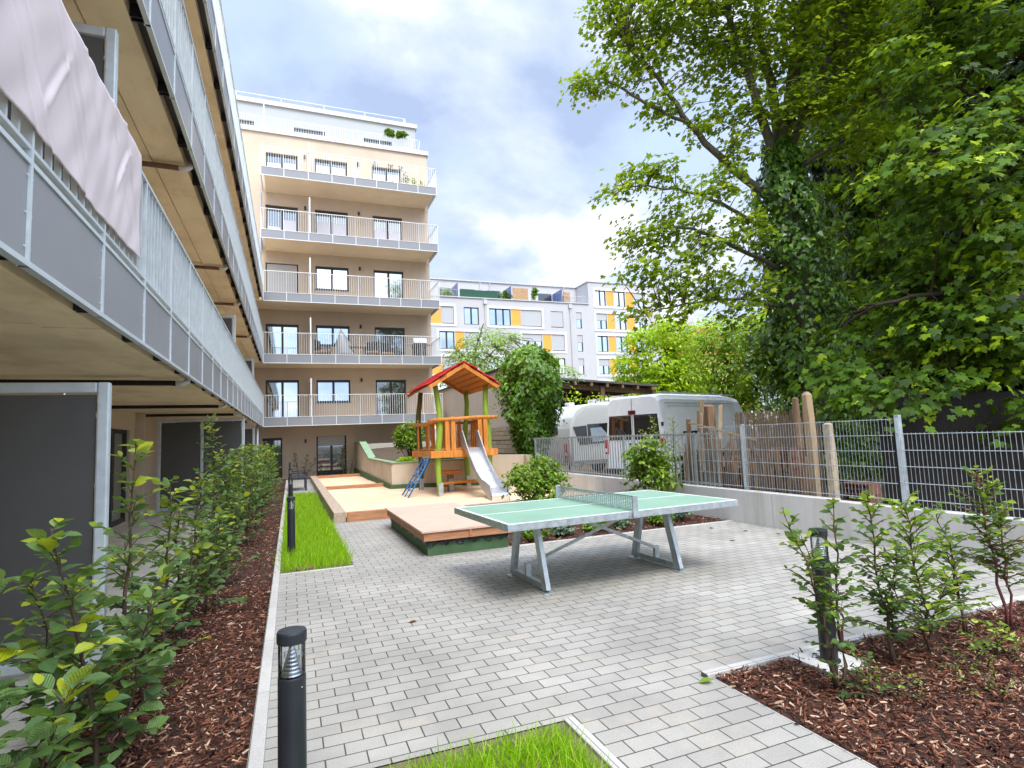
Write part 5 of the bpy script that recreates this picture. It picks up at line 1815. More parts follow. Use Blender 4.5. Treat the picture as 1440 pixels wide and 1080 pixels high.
# ================================================================== VEGETATION
def sprays(clumps, dens, per, size, hub, flat=.10, droop=.25, rs=(.28, .55), shell=.35):
    """leaf sprays spread through ellipsoidal clumps; returns leaf arrays and spray centres"""
    P, D, N, S, Q, C = [], [], [], [], [], []
    for c, r in clumps:
        c = np.asarray(c, float)
        r = np.asarray(r, float) * np.ones(3)
        ns = max(3, int(dens * r[0] * r[2]))
        d = rdir(ns)
        rad = (RNG.random(ns) ** shell)[:, None]
        cen = c + d * rad * r
        out = unit((cen - np.asarray(hub)) * V(1, 1, .35))
        for k in range(ns):
            m = int(per * RNG.uniform(.6, 1.4))
            R_ = RNG.uniform(*rs)
            nrm = unit(V(0, 0, 1) + out[k] * .30 + RNG.normal(size=3) * .25)
            p = rdir(m)
            p -= np.outer(p @ nrm, nrm) * (1 - flat * .6)
            p = unit(p) * (RNG.random(m) ** .5)[:, None] * R_
            p[:, 2] -= droop * (np.linalg.norm(p, axis=1) / R_) ** 2 * R_
            P.append(cen[k] + p)
            D.append(unit(p + out[k] * .35 * R_ + RNG.normal(size=(m, 3)) * .12) + V(0, 0, -.30))
            N.append(nrm + RNG.normal(size=(m, 3)) * .26)
            S.append(size * RNG.uniform(.5, 1.3, m))
            C.append(np.clip(RNG.random() * .7 + RNG.normal(size=m) * .16 + .12, 0, 1))
        Q.append(cen)
    return [np.concatenate(a) for a in (P, D, N, S, C)], np.concatenate(Q)


def limb(mb, pts, r0, r1, n=8, sub=5, wob=.0):
    pts = [np.asarray(p, float) for p in pts]
    out = []
    for i in range(len(pts) - 1):
        a, b = pts[i], pts[i + 1]
        pa = pts[i - 1] if i else a
        pb = pts[i + 2] if i + 2 < len(pts) else b
        for k in range(sub):
            t = k / sub
            out.append(.5 * ((2 * a) + (-pa + b) * t + (2 * pa - 5 * a + 4 * b - pb) * t * t + (-pa + 3 * a - 3 * b + pb) * t ** 3) + RNG.normal(size=3) * wob)
    out.append(pts[-1])
    m = len(out)
    mb.tube(out, [r0 + (r1 - r0) * (i / (m - 1)) ** .8 for i in range(m)], n)
    return out


def twigs(mb, Q, nodes, r=.012, every=1, maxd=3.0):
    nodes = np.array(nodes)
    for q in Q[::every]:
        dd = np.linalg.norm(nodes - q, axis=1) + .4 * np.abs(nodes[:, 2] - q[2] + .4)
        i = int(np.argmin(dd))
        a = nodes[i]
        L_ = np.linalg.norm(q - a)
        if L_ > maxd or L_ < .1:
            continue
        mid = (a + q) / 2 + V(0, 0, .10 * L_) + RNG.normal(size=3) * .05 * L_
        mb.tube([a, mid, q], [r * (1 + L_ * .35), r * .8 * (1 + L_ * .15), r * .35], 5, cap=False)


def tree(label, base, limbs, clumps, bark, leafm, dens, per, size, tmpl=MAPLE, group=None, name='maple_tree', cat='tree', hub=None, tw=3, rs=(.28, .55), twr=.012, maxd=3.0, extra=None):
    t = thing(name, label, cat, base, group)
    mb = MB()
    nodes = []
    for pts, r0, r1 in limbs:
        o = limb(mb, pts, r0, r1, n=10 if r0 > .1 else 7, wob=.012 if r0 > .1 else .02)
        nodes += o[2:] if r0 > .2 else o
    hub = hub if hub is not None else np.asarray(limbs[0][0][-1])
    (P, D, N, S, C), Q = sprays(clumps, dens, per, size, hub, rs=rs)
    if tw:
        twigs(mb, Q, nodes, twr, tw, maxd)
    mb.build('trunk', bark, t, smooth=True)
    leaves('crown', P, D, N, S, tmpl, leafm, t, C)
    if extra:
        extra(t)
    return t


def px_clumps(lst):
    return [(at(x, y, d), (r, r, r * .8)) for x, y, d, r in lst]


def ivy_on(path, rad, n, size, mat='leaf_ivy', lump=.3):
    """climbing ivy hugging a trunk path"""
    def f(t):
        pts = [np.asarray(p, float) for p in path]
        seg = RNG.integers(0, len(pts) - 1, n)
        u = RNG.random(n)
        A, B = np.array([pts[i] for i in seg]), np.array([pts[i + 1] for i in seg])
        c = A + (B - A) * u[:, None]
        rr = np.array([rad[i] + (rad[i + 1] - rad[i]) * q for i, q in zip(seg, u)])
        a = RNG.random(n) * 6.283
        lumpv = 1 + lump * np.sin(3 * a + 2.1 * c[:, 2]) * np.sin(1.7 * c[:, 2] + 2 * a) + lump * .5 * np.sin(5 * c[:, 2] + a)
        d = np.stack([np.cos(a), np.sin(a), np.zeros(n)], 1)
        P = c + d * (rr * lumpv * RNG.uniform(.72, 1.06, n))[:, None]
        N = d + V(0, 0, .45) + RNG.normal(size=(n, 3)) * .25
        D = V(0, 0, -1) + d * .35 + RNG.normal(size=(n, 3)) * .45
        leaves('ivy', P, D, N, size * RNG.uniform(.6, 1.3, n), IVY, mat, t)
    return f


# --- front maple with an ivy-clad trunk
B1 = at(1160, 640, 14.2); B1[2] = 0
T = lambda x, y, d: at(x, y, d)
trunk1 = [B1, T(1140, 540, 14.2), T(1122, 400, 14.1), T(1105, 290, 14), T(1098, 215, 14)]
limbs1 = [(trunk1, .36, .26),
          ([trunk1[-1], T(1115, 120, 14), T(1130, 0, 14), T(1135, -140, 14)], .20, .10),
          ([trunk1[-1], T(1085, 120, 14.2), T(1070, 60, 14.4), T(1060, -80, 14.6)], .15, .06),
          ([T(1103, 270, 14), T(1060, 130, 13.6), T(1030, 40, 13.4), T(1010, -60, 13.2)], .13, .05),
          ([T(1108, 300, 14), T(1030, 238, 13.7), T(970, 175, 13.5), T(925, 110, 13.4), T(880, 60, 13.3)], .12, .03),
          ([T(970, 175, 13.5), T(900, 140, 13.3), T(850, 112, 13.2), T(800, 122, 13.1)], .05, .012),
          ([T(1112, 340, 14), T(1040, 300, 13.4), T(970, 270, 13.1), T(880, 262, 12.9)], .07, .015),
          ([T(1118, 390, 14.1), T(1030, 345, 13.2), T(960, 320, 12.9), T(890, 330, 12.8)], .07, .015),
          ([T(1125, 440, 14.1), T(1050, 420, 13.2), T(980, 425, 12.9), T(905, 440, 12.7)], .06, .012),
          ([T(1100, 230, 14), T(1150, 120, 13.4), T(1190, 20, 13.0), T(1220, -100, 12.7)], .12, .04),
          ([T(1100, 250, 14), T(1180, 200, 13.2), T(1240, 150, 12.8)], .07, .02)]
cl1 = px_clumps([(815, 118, 13.1, .42), (850, 108, 13.2, .5), (845, 20, 13.4, .45), (890, 40, 13.3, .8), (900, 95, 13.3, .65), (950, 30, 13.4, .95), (935, 150, 13.4, .5), (1000, 90, 13.5, .8),
                 (1020, 10, 13.3, 1.1), (880, -40, 13.3, .9), (960, -60, 13.2, 1.1), (1050, -70, 13.4, 1.3), (1070, 60, 13.8, 1.1), (1040, 150, 13.5, .8), (985, 180, 13.4, .4),
                 (875, 262, 12.9, .5), (920, 245, 13.0, .55), (960, 290, 13.0, .65), (1010, 260, 13.2, .6), (885, 325, 12.8, .5), (930, 335, 12.9, .6), (985, 345, 13.0, .65), (1045, 320, 13.3, .65),
                 (895, 385, 12.8, .5), (945, 395, 12.8, .55), (1000, 400, 13.0, .6), (1060, 395, 13.3, .6), (900, 440, 12.7, .4), (955, 430, 12.8, .4), (1030, 440, 13.0, .4), (1040, 215, 13.5, .5),
                 (1150, 60, 13.2, 1.0), (1190, 120, 13.0, .9), (1170, -40, 13.0, 1.3), (1240, 60, 12.7, 1.0), (1130, 150, 13.3, .8), (1220, 190, 12.8, .7), (1250, -40, 12.6, 1.2),
                 (1000, -190, 13.3, 1.5), (1120, -190, 13.4, 1.6), (1230, -170, 12.8, 1.5)])
tree('tall maple with an ivy-clad trunk and airy branches against the sky', tuple(B1), limbs1, cl1, 'bark_grey', 'leaf_maple', 135, 11, .105, hub=T(1110, 250, 14), rs=(.25, .5),
     extra=ivy_on([B1, trunk1[1], trunk1[2], trunk1[3], trunk1[4] + V(0, 0, .3)], [1.0, .95, .85, .75, .3], 9500, .13))

# --- second ivy trunk, to the right of the first
B2 = at(1225, 660, 16.5); B2[2] = 0
trunk2 = [B2, T(1218, 500, 16.4), T(1205, 380, 16.3), T(1203, 260, 16.2), T(1206, 160, 16.2), T(1200, 20, 16.2), T(1190, -160, 16)]
limbs2 = [(trunk2, .22, .08), ([T(1204, 250, 16.2), T(1160, 190, 15.8), T(1140, 150, 15.6)], .07, .02), ([T(1205, 290, 16.2), T(1260, 240, 15.8), T(1300, 180, 15.4)], .07, .02),
          ([T(1206, 400, 16.3), T(1150, 440, 15.3), T(1090, 480, 14.6)], .06, .015)]
cl2 = px_clumps([(1160, 190, 15.6, .7), (1250, 200, 15.3, .9), (1290, 120, 15.2, 1.1), (1270, 280, 15.2, .8), (1150, 330, 15.2, .6), (1250, 340, 15.0, .9), (1310, 240, 15.0, 1.0), (1200, 110, 15.5, .9), (1200, 0, 15.4, 1.2),
                 (1180, 420, 14.8, .7), (1090, 470, 14.6, .6), (1130, 500, 14.2, .6), (1070, 510, 14.5, .5), (1230, 440, 14.6, .8), (1290, 400, 14.6, .9), (1300, 20, 15.3, 1.2), (1160, 265, 15.4, .5)])
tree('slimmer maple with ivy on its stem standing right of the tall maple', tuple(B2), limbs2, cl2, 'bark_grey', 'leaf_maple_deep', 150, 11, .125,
     extra=ivy_on([B2, trunk2[1], trunk2[2], trunk2[3]], [.95, .9, .7, .25], 5200, .14))

# --- big maple reaching in from the right
B3 = at(1620, 720, 10.5); B3[2] = 0
trunk3 = [B3, T(1600, 560, 10.6), T(1560, 380, 10.8), T(1520, 200, 11), T(1480, 0, 11.2), T(1450, -200, 11.4)]
limbs3 = [(trunk3, .33, .14), ([T(1575, 450, 10.7), T(1450, 420, 9.6), T(1330, 410, 9.0), T(1230, 430, 8.8)], .10, .02),
          ([T(1590, 520, 10.6), T(1480, 530, 9.2), T(1380, 540, 8.6), T(1260, 560, 8.4)], .07, .015), ([T(1550, 330, 10.8), T(1440, 260, 10), T(1330, 220, 9.6), T(1240, 250, 9.5)], .10, .02),
          ([T(1500, 100, 11), T(1400, 60, 10.4), T(1310, 10, 10)], .10, .03), ([T(1530, 240, 11), T(1420, 160, 10.4), T(1340, 120, 10.2)], .08, .02), ([T(1620, 640, 10.5), T(1520, 600, 8.6), T(1440, 590, 7.9)], .04, .012)]
L3 = []
rr_ = random.Random(5)
for x in range(1300, 1610, 60):
    for y in range(-150, 470, 66):
        L3.append((x + rr_.uniform(-22, 22), y + rr_.uniform(-22, 22), 9.6 + rr_.uniform(-1.2, 1.6) + max(0, (300 - y)) * .002, rr_.uniform(.5, .75)))
L3 += [(1260, 330, 10.2, .4), (1255, 400, 9.8, .4), (1250, 445, 9.4, .42), (1300, 455, 9.0, .5), (1350, 440, 9.0, .5), (1240, 560, 8.6, .28), (1215, 545, 8.8, .35), (1275, 545, 8.5, .35), (1180, 520, 9.5, .42), (1190, 565, 9.3, .25),
       (1310, 530, 8.6, .35), (1355, 545, 8.5, .28), (1440, 480, 8.6, .5), (1400, 510, 8.8, .4), (1445, 600, 7.9, .18), (1470, 580, 8.0, .25), (1140, 560, 10.5, .35), (1150, 480, 11, .5)]
tree('broad dark maple overhanging the mesh fence from the right edge', tuple(B3), limbs3, px_clumps(L3), 'bark_dark', 'leaf_maple_shade', 58, 24, .115, rs=(.36, .72), tw=3)

# --- deep shade behind
def wood_tree(label, x, d, top, rad, seed, mat='leaf_shade'):
    b = at(x, 640, d); b[2] = 0
    rnd_ = random.Random(seed)
    cl = []
    h = at(x, top, d)[2]
    for k in range(26):
        z = .8 + (h - .8) * (k + .5) / 26
        for q in range(3):
            a = rnd_.uniform(0, 6.28)
            rr = rad * rnd_.uniform(.1, .8)
            cl.append(((b[0] + rr * math.cos(a), b[1] + rr * math.sin(a), z), (1.0, 1.0, .9)))
    limbs = [([b, b + V(.1, .1, h * .4), b + V(-.1, .2, h * .9)], .2, .05)]
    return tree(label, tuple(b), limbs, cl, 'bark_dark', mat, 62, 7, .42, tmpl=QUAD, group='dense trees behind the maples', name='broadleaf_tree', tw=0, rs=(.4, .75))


wood_tree('dark dense tree filling the gap behind the mesh fence post', 1270, 19, -150, 2.6, 1)
wood_tree('dark dense tree behind the right end of the mesh fence', 1430, 17, -260, 2.8, 2)
wood_tree('dark dense tree at the right edge behind the overhanging maple', 1600, 15, -360, 3.0, 3)
wood_tree('shaded dense tree between the two ivy trunks, far back', 1190, 22, 330, 2.0, 4)
uc = [(at(x, y, d), (.55, .55, .5)) for x, y, d in [(1200 + 45 * i, 610 + 14 * math.sin(i * 2.1) - 8 * i * 0, 10.6 - .25 * i) for i in range(9)]]
(P, D, N, S, C), Q = sprays([(V(c[0], c[1], .5), r) for c, r in uc], 46, 9, .09, uc[4][0])
u = thing('undergrowth', 'dark leafy undergrowth along the shaded back of the mesh fence', 'bushes', (9.5, 5.5, 0))
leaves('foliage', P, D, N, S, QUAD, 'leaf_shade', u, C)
mb = MB()
for q in Q[::4]:
    mb.tube([(q[0], q[1], 0), q], .008, 4, cap=False)
mb.build('stem', 'stem_brown', u)

# --- ivy column and trees beyond the playground
IV = V(7.45, 17.3, .95)
iv = thing('ivy_bush', 'tall rounded column of glossy ivy beside the caravan', 'bush', tuple(IV))
mb = MB()
for k in range(5):
    a = k * 1.3
    limb(mb, [IV + V(.1 * math.cos(a), .1 * math.sin(a), 0), IV + V(.3 * math.cos(a), .3 * math.sin(a), 1.2), IV + V(.5 * math.cos(a), .5 * math.sin(a), 2.6)], .07, .03, 6)
mb.build('stem', 'bark_dark', iv)
n = 9000
z = RNG.random(n) ** .85
rad = np.interp(z, [0, .08, .3, .6, .82, .95, 1.0], [.42, .5, .78, 1.06, .92, .55, .12])
a = RNG.random(n) * 6.283
lum = 1 + .13 * np.sin(3 * a + 9 * z) + .10 * np.sin(7 * a - 14 * z) + .08 * np.sin(23 * z + 2 * a)
d = np.stack([np.cos(a), np.sin(a), np.zeros(n)], 1)
rr = rad * lum * RNG.uniform(.62, 1.04, n)
P = IV + d * rr[:, None] + np.stack([np.zeros(n), np.zeros(n), z * 3.65], 1) + V(.02, 0, 0)
N = d + V(0, 0, .6) + RNG.normal(size=(n, 3)) * .3
D = V(0, 0, -.9) + d * .55 + RNG.normal(size=(n, 3)) * .5
rn = np.clip(.15 + .55 * z + RNG.normal(size=n) * .25, 0, 1)  # leaves brighter towards the top: light on the column put into their colour
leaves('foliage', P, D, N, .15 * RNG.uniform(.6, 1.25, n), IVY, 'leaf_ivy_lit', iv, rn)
(P, D, N, S, C), Q = sprays([(at(795, 530, 18.5), (.5, .4, .25)), (at(705, 575, 18.6), (.35, .3, .3))], 80, 9, .09, IV)
stuff(leaves('side_shoot', P, D, N, S, OVATE_S, 'leaf_ivy_lit', iv, C))

bb = at(672, 560, 33); bb[2] = 0
tree('pale airy birch rising behind the play tower roof', tuple(bb), [([bb, at(672, 540, 33), at(668, 500, 33), at(680, 455, 33)], .12, .03), ([at(670, 520, 33), at(640, 490, 32.5)], .05, .015), ([at(672, 515, 33), at(715, 475, 32.5)], .05, .015)],
     px_clumps([(640, 505, 32.5, .8), (660, 490, 32.5, 1.0), (690, 475, 32.5, 1.0), (715, 480, 32.5, .8), (675, 515, 32.5, 1.2), (710, 510, 32.8, 1.1), (650, 540, 32.5, 1.0), (700, 540, 32.5, 1.2), (625, 530, 32.8, .6), (790, 525, 33, .8), (770, 505, 33, .6)]),
     'bark_grey', 'leaf_birch', 85, 12, .15, tmpl=QUAD, name='birch_tree', rs=(.3, .6), twr=.016)


def lime(label, lst, base, dens=90, size=.2, mat='leaf_lime', nm='lime_tree'):
    b = at(*base); b[2] = 0
    top = at(lst[0][0], lst[0][1], base[2])
    tree(label, tuple(b), [([b, (b + top) / 2, top], .16, .05)] + [([b * .6 + top * .4, at(x, y, d)], .06, .015) for x, y, d, r in lst[1::2]], px_clumps(lst), 'bark_dark', mat, dens, 11, size, tmpl=QUAD, name=nm, group='bright trees behind the van', rs=(.3, .65), twr=.014)


lime('bright yellow-green feathery tree directly behind the white van roof', [(x, y, d + 11, r * 1.38) for x, y, d, r in [(935, 470, 28, 1.0), (900, 480, 28, .9), (885, 515, 28, .9), (925, 515, 27.8, 1.2), (960, 490, 28, 1.1), (965, 530, 27.8, 1.2), (920, 545, 28, 1.2), (880, 545, 28.4, .8), (990, 545, 28, 1.2), (945, 560, 28, 1.3)]], (930, 600, 39), dens=70, size=.26)
lime('bright green bushy tree behind the reed mats, right of the van roof', [(1020, 475, 26, .9), (990, 480, 26, .8), (1000, 515, 25.8, 1.1), (1040, 500, 25.8, 1.0), (1050, 540, 25.6, 1.1), (1015, 560, 25.8, 1.2), (1070, 480, 26, .8), (1085, 530, 25.6, .9), (1060, 575, 25.4, 1.1)], (1030, 600, 26), mat='leaf_lime_green')
lime('yellow-green low tree at the end of the carport roof', [(1000, 460, 34, 1.0), (960, 465, 34, .9), (930, 465, 34.5, .8), (1040, 465, 34, 1.1), (1075, 450, 34, 1.2), (1090, 490, 33, 1.2)], (1010, 600, 34), size=.2)
for k, (x, y, d, lb) in enumerate(((845, 540, 36, 'low shrub showing above the carport roof'), (790, 556, 24.3, 'green bush glimpsed between carport and caravan roof'))):
    c = at(x, y, d)
    t = thing('shrub', lb, 'bush', (c[0], c[1], 0))
    (P, D, N, S, C), Q = sprays([(c, (1.6 if k == 0 else .9, 1, .35)), (c + V(1.6, 0, -.2), (1.2, 1, .3))], 30, 9, .15, c + V(0, 0, -2))
    leaves('foliage', P, D, N, S, QUAD, 'leaf_lime', t, C)
    mb = MB()
    for q in Q[::5]:
        mb.tube([(c[0] + (q[0] - c[0]) * .3, q[1], 0), q], .02, 5, cap=False)
    mb.build('stem', 'stem_brown', t)


# --- shrubs built from stems, side branches and alternate leaves
def shrub(label, loc, stems, lsz, mat, group=None, name='shrub', cat='shrub', tmpl=OVATE, dens=1.0, spread=.34, low=.12, stemmat='stem_brown', young=.25, step=.034, r0=.011, droop=.12):
    t = thing(name, label, cat, loc, group)
    mb = MB()
    P, D, N, S, C = [], [], [], [], []
    o = np.array(loc, float)
    for dx, dy, H, lx, ly in stems:
        base = o + V(dx, dy, -.01)
        pts = [base]
        nseg = 7
        for i in range(1, nseg + 1):
            q = i / nseg
            pts.append(base + V(lx * q ** 1.4, ly * q ** 1.4, H * q) + RNG.normal(size=3) * V(.012, .012, 0))
        mb.tube(pts, [r0 * (1.15 - .9 * i / nseg) * (H ** .5) for i in range(nseg + 1)], 6)
        nb = int(H / .052 * dens)
        a0 = RNG.random() * 6.28
        for k in range(nb):
            q = low + (1 - low) * (k + RNG.random() * .7) / nb
            i = min(nseg - 1, int(q * nseg))
            f = q * nseg - i
            s = pts[i] + (pts[i + 1] - pts[i]) * f
            a = a0 + k * 2.4 + RNG.normal() * .3
            L_ = spread * (1.0 - .78 * q ** 1.3) * RNG.uniform(.55, 1.25)
            pitch = RNG.uniform(.1, .6) + .5 * q
            d = V(math.cos(a) * math.cos(pitch), math.sin(a) * math.cos(pitch), math.sin(pitch))
            mids = [s, s + d * L_ * .5 + V(0, 0, .02 * L_), s + d * L_ + V(0, 0, -droop * L_)]
            mb.tube(mids, [.0045, .0032, .0016], 4, cap=False)
            nl = max(3, int(L_ / step) + 1)
            for j in range(nl + 1):
                u_ = (j + .6) / (nl + .6)
                p = mids[0] * (1 - u_) ** 2 + 2 * mids[1] * u_ * (1 - u_) + mids[2] * u_ ** 2
                side = V(-d[1], d[0], 0) * (1 if j % 2 else -1)
                ld = d * .75 + side * (.9 if j < nl else .1) + V(0, 0, -.25) + RNG.normal(size=3) * .22
                P.append(p)
                D.append(ld)
                N.append(V(0, 0, 1) + RNG.normal(size=3) * .38)
                S.append(lsz * RNG.uniform(.42, 1.2) * (.75 + .25 * (1 - u_)))
                yg = RNG.random() < young * (q ** 2) * 1.2 + .02
                C.append(RNG.uniform(.82, 1.0) if yg else RNG.uniform(.0, .78) * (.5 + .5 * q) + .1 * q)
    mb.build('stem', stemmat, t, smooth=True)
    leaves('foliage', P, D, N, S, tmpl, mat, t, np.array(C))
    return t


G = 'young hornbeam shrubs of the left hedge'
HB = [
    ('nearest hedge shrub at the lower left corner of the view', (-1.02, 2.55), [(0, 0, 1.05, -.05, .1), (.12, .2, .7, .1, 0), (-.15, .1, .85, -.1, .1)], .10, 1.5, .36),
    ('large-leaved hedge shrub in front of the nearest dark screen, with yellow young leaves', (-.86, 3.35), [(0, 0, 1.22, -.18, .0), (.05, .1, .8, .14, 0), (-.2, .2, .95, -.18, .1)], .10, 1.6, .36),
    ('upright hedge shrub with a thin bare leader beside the galvanised screen post', (-.98, 4.25), [(0, 0, 1.62, .04, .1), (.1, .05, .75, .1, 0), (-.1, -.2, .8, -.05, 0)], .085, 1.25, .36),
    ('dense dark green hedge shrub just behind the one with the bare leader', (-.92, 5.15), [(0, 0, 1.30, .05, 0), (.1, .2, .9, .12, .1), (-.15, 0, .9, -.1, 0)], .08, 1.5, .38),
    ('hedge shrub with light leaves in the middle of the left bed', (-.90, 6.1), [(0, 0, 1.30, .1, .1), (.15, .1, .95, .12, 0), (-.1, .2, 1.0, 0, 0)], .078, 1.5, .38),
    ('hedge shrub spreading over the bark mulch opposite the lawn corner', (-.86, 7.2), [(0, 0, 1.25, .05, 0), (.15, .1, 1.0, .14, 0), (-.1, .25, 1.1, 0, 0)], .078, 1.5, .38),
    ('tallest slim hedge shrub with a bright pointed top', (-.92, 8.5), [(0, 0, 1.98, -.05, 0), (.1, .1, 1.35, .05, 0), (-.05, .2, 1.5, 0, .1)], .075, 1.7, .38),
    ('hedge shrub right behind the tallest slim one', (-.86, 9.9), [(0, 0, 1.55, .05, 0), (.2, .2, 1.25, .1, 0), (-.1, 0, 1.4, 0, .1)], .08, 1.7, .42),
    ('hedge shrub level with the middle of the lawn strip', (-.84, 11.6), [(0, 0, 1.6, .05, 0), (.2, .3, 1.4, .1, 0), (-.15, .1, 1.5, 0, .1)], .085, 1.7, .45),
    ('hedge shrub level with the second bollard from the rear building', (-.82, 13.6), [(0, 0, 1.6, .05, 0), (.2, .5, 1.5, .1, 0), (-.15, .2, 1.55, 0, .1)], .09, 1.7, .48),
    ('rounded hedge shrub near the far end of the lawn strip', (-.80, 16.0), [(0, 0, 1.6, .05, 0), (.2, .6, 1.55, .1, 0), (-.15, .4, 1.6, 0, .1)], .10, 1.6, .5),
    ('hedge shrub just before the blue bench', (-.78, 18.8), [(0, 0, 1.6, .05, 0), (.1, .7, 1.5, .1, 0), (-.15, .4, 1.6, 0, .1)], .11, 1.5, .5),
    ('farthest hedge shrub, beside the blue bench', (-.85, 22.0), [(0, 0, 1.5, .05, 0), (.1, .8, 1.5, .1, 0), (-.15, .4, 1.5, 0, .1)], .12, 1.4, .5),
]
for i, (lb, (x, y), st, lsz, dens, spd) in enumerate(HB):
    shrub(lb, (x, y, 0), st, lsz * 1.2, 'leaf_hornbeam', G, 'hornbeam_shrub', tmpl=OVATE if i < 8 else OVATE_S, dens=dens * (0.72 if i < 3 else .8), spread=spd, low=.10, young=.34, step=.034 if i < 8 else .04)

G = 'saplings in the right mulch bed'
SP = [
    ('leaning sapling in front of the right bollard, its leader bent to the left', (2.93, 2.50), [(0, 0, .62, .02, .02), (0, .02, 1.02, -.14, .12), (.02, .0, 1.04, .24, .12), (.01, .03, .86, -.01, .14)], .062, .5, .20, .36, 'leaf_sapling', 'stem_brown'),
    ('bare reddish dead stem between two leafy saplings', (3.42, 2.86), [(0, 0, .55, .0, .0), (.01, 0, .4, .04, 0)], .03, .25, .06, .6, 'leaf_sapling', 'stem_red'),
    ('straight leafy sapling in the middle of the right bed', (3.56, 2.62), [(0, 0, 1.06, .0, .08), (.02, 0, .7, .1, .0)], .06, 1.15, .24, .18, 'leaf_sapling', 'stem_brown'),
    ('bright green sapling with long horizontal fronds near the fence', (3.92, 2.62), [(0, 0, .98, -.04, .05), (.02, .02, .5, .22, -.05)], .055, 1.5, .32, .2, 'leaf_shrub', 'stem_brown'),
    ('slender dark sapling just left of the right picture edge', (4.44, 2.72), [(0, 0, .92, -.02, .1), (.03, 0, .7, -.14, .0)], .055, .8, .22, .3, 'leaf_sapling', 'stem_brown'),
    ('taller dark sapling cut by the right picture edge', (4.82, 2.66), [(0, 0, 1.12, -.06, .05), (.05, 0, .85, .05, .0)], .06, 1.3, .28, .35, 'leaf_sapling', 'stem_red'),
]
for lb, (x, y), st, lsz, dens, spd, low, mt, stm in SP:
    shrub(lb, (x, y, .02), st, lsz * 1.12, mt, G, 'sapling', 'sapling', dens=dens * 1.5, spread=spd * 1.5, low=low, stemmat=stm, young=.35, step=.026, r0=.010)
# low weeds in the bed
for i, (x, y, h, sp_, lb) in enumerate(((2.98, 2.42, .2, .2, 'low leafy tuft at the foot of the leaning sapling'), (3.18, 2.3, .12, .16, 'thin weed with narrow leaves in the front of the right bed'), (3.9, 2.35, .13, .2, 'small creeping weed below the bright green sapling'),
                                       (4.3, 2.45, .14, .25, 'bright fern-like weed spreading near the right edge of the bed'), (3.6, 2.12, .10, .18, 'tiny weed in the bark near the front edge of the right bed'), (4.15, 2.1, .16, .16, 'greyish tuft by the front edge at the right'))):
    shrub(lb, (x, y, .02), [(0, 0, h, .03, 0), (.08, .03, h * .8, .08, 0), (-.06, .05, h * .9, -.06, .02), (.02, -.06, h * .7, 0, -.05)], .045 if i in (0, 3) else .026, 'leaf_shrub' if i != 0 else 'leaf_sapling', 'weeds in the right bed', 'weed', 'weed', tmpl=OVATE_S, dens=1.8, spread=sp_, low=.1, step=.02, r0=.005)

# --- shrubs in the middle bed, the planter and by the rear facade
def ball(label, loc, r, lsz, mat, n, name='shrub', cat='shrub', z0=.1, group=None, tmpl=OVATE_S):
    o = V(*loc)
    cl = []
    for k in range(16):
        d_ = rdir(1)[0]
        d_[2] = abs(d_[2])
        cl.append((o + V(0, 0, z0) + d_ * V(*r) * RNG.uniform(.45, .85) + V(0, 0, r[2] * .35), np.array(r) * .34))
    (P, D, N, S, C), Q = sprays(cl, n * 3.2 / (r[0] * r[2]), 9, lsz, o, rs=(.06 * max(r), .18 * max(r)), droop=.1)
    t = thing(name, label, cat, loc, group)
    mb = MB()
    for q in Q[::6]:
        m_ = (o + q) / 2 + V(*(RNG.normal(size=2) * .04), -.05)
        mb.tube([o, m_, q], [.010, .006, .003], 4, cap=False)
    mb.build('stem', 'stem_brown', t)
    leaves('foliage', P, D, N, S, tmpl, mat, t, C)


ball('bright round shrub behind the left half of the table tennis table', (4.85, 10.9, 0), (.85, .7, .72), .085, 'leaf_shrub', 60)
ball('bright shrub against the bar fence behind the table tennis net', (6.45, 9.15, 0), (.58, .5, .82), .08, 'leaf_shrub', 60, z0=.3)
ball('round leafy shrub on the soil of the sloping planter', (3.95, 19.9, .82), (.62, .6, .85), .10, 'leaf_shrub', 62, z0=.25)
ball('low grassy cushion at the front edge of the planter', (3.55, 18.8, .80), (.5, .4, .16), .07, 'leaf_lime', 30, z0=.0, cat='plant', name='cushion_plant')
ball('green cushion plant on the planter behind the climbing net', (4.6, 18.1, .80), (.5, .3, .2), .07, 'leaf_shrub', 30, z0=.0, cat='plant', name='cushion_plant')
for k, (x, y, r, lb) in enumerate(((3.4, 7.95, .2, 'small ground plant at the deck corner in the middle bed'), (3.9, 8.05, .22, 'second small ground plant from the deck in the middle bed'), (4.5, 8.0, .2, 'ground plant under the middle of the table in the bed'), (5.0, 8.1, .16, 'ground plant left of the red toy'), (5.7, 8.0, .2, 'ground plant below the blue toy bowl'), (6.2, 8.2, .26, 'leafy ground plant at the wall end of the bed'), (4.2, 8.8, .25, 'ground plant farther back in the middle bed'), (3.3, 9.0, .25, 'ground plant beside the deck edge'))):
    ball(lb, (x, y, .0), (r, r, r * .7), .05, 'leaf_grey' if k % 2 else 'leaf_shrub', 34, 'ground_plant', 'plant', .02, 'ground plants in the middle bed')
shrub('sparse climbing rose by the wall lamp of the rear facade', (.55, 28.6, 0), [(0, 0, 1.1, .2, 0), (.1, 0, .9, .5, 0), (-.2, 0, 1.2, -.2, 0), (.3, 0, .6, .6, -.1)], .10, 'leaf_sapling', dens=.6, spread=.4, tmpl=OVATE_S, step=.07, name='climbing_plant', cat='plant')
shrub('climbing plant right of the glazed ground-floor door', (2.35, 28.5, 0), [(0, 0, 1.5, .1, 0), (.3, 0, .9, .2, 0)], .11, 'leaf_shrub', dens=.6, spread=.4, tmpl=OVATE_S, step=.06, name='climbing_plant', cat='plant')
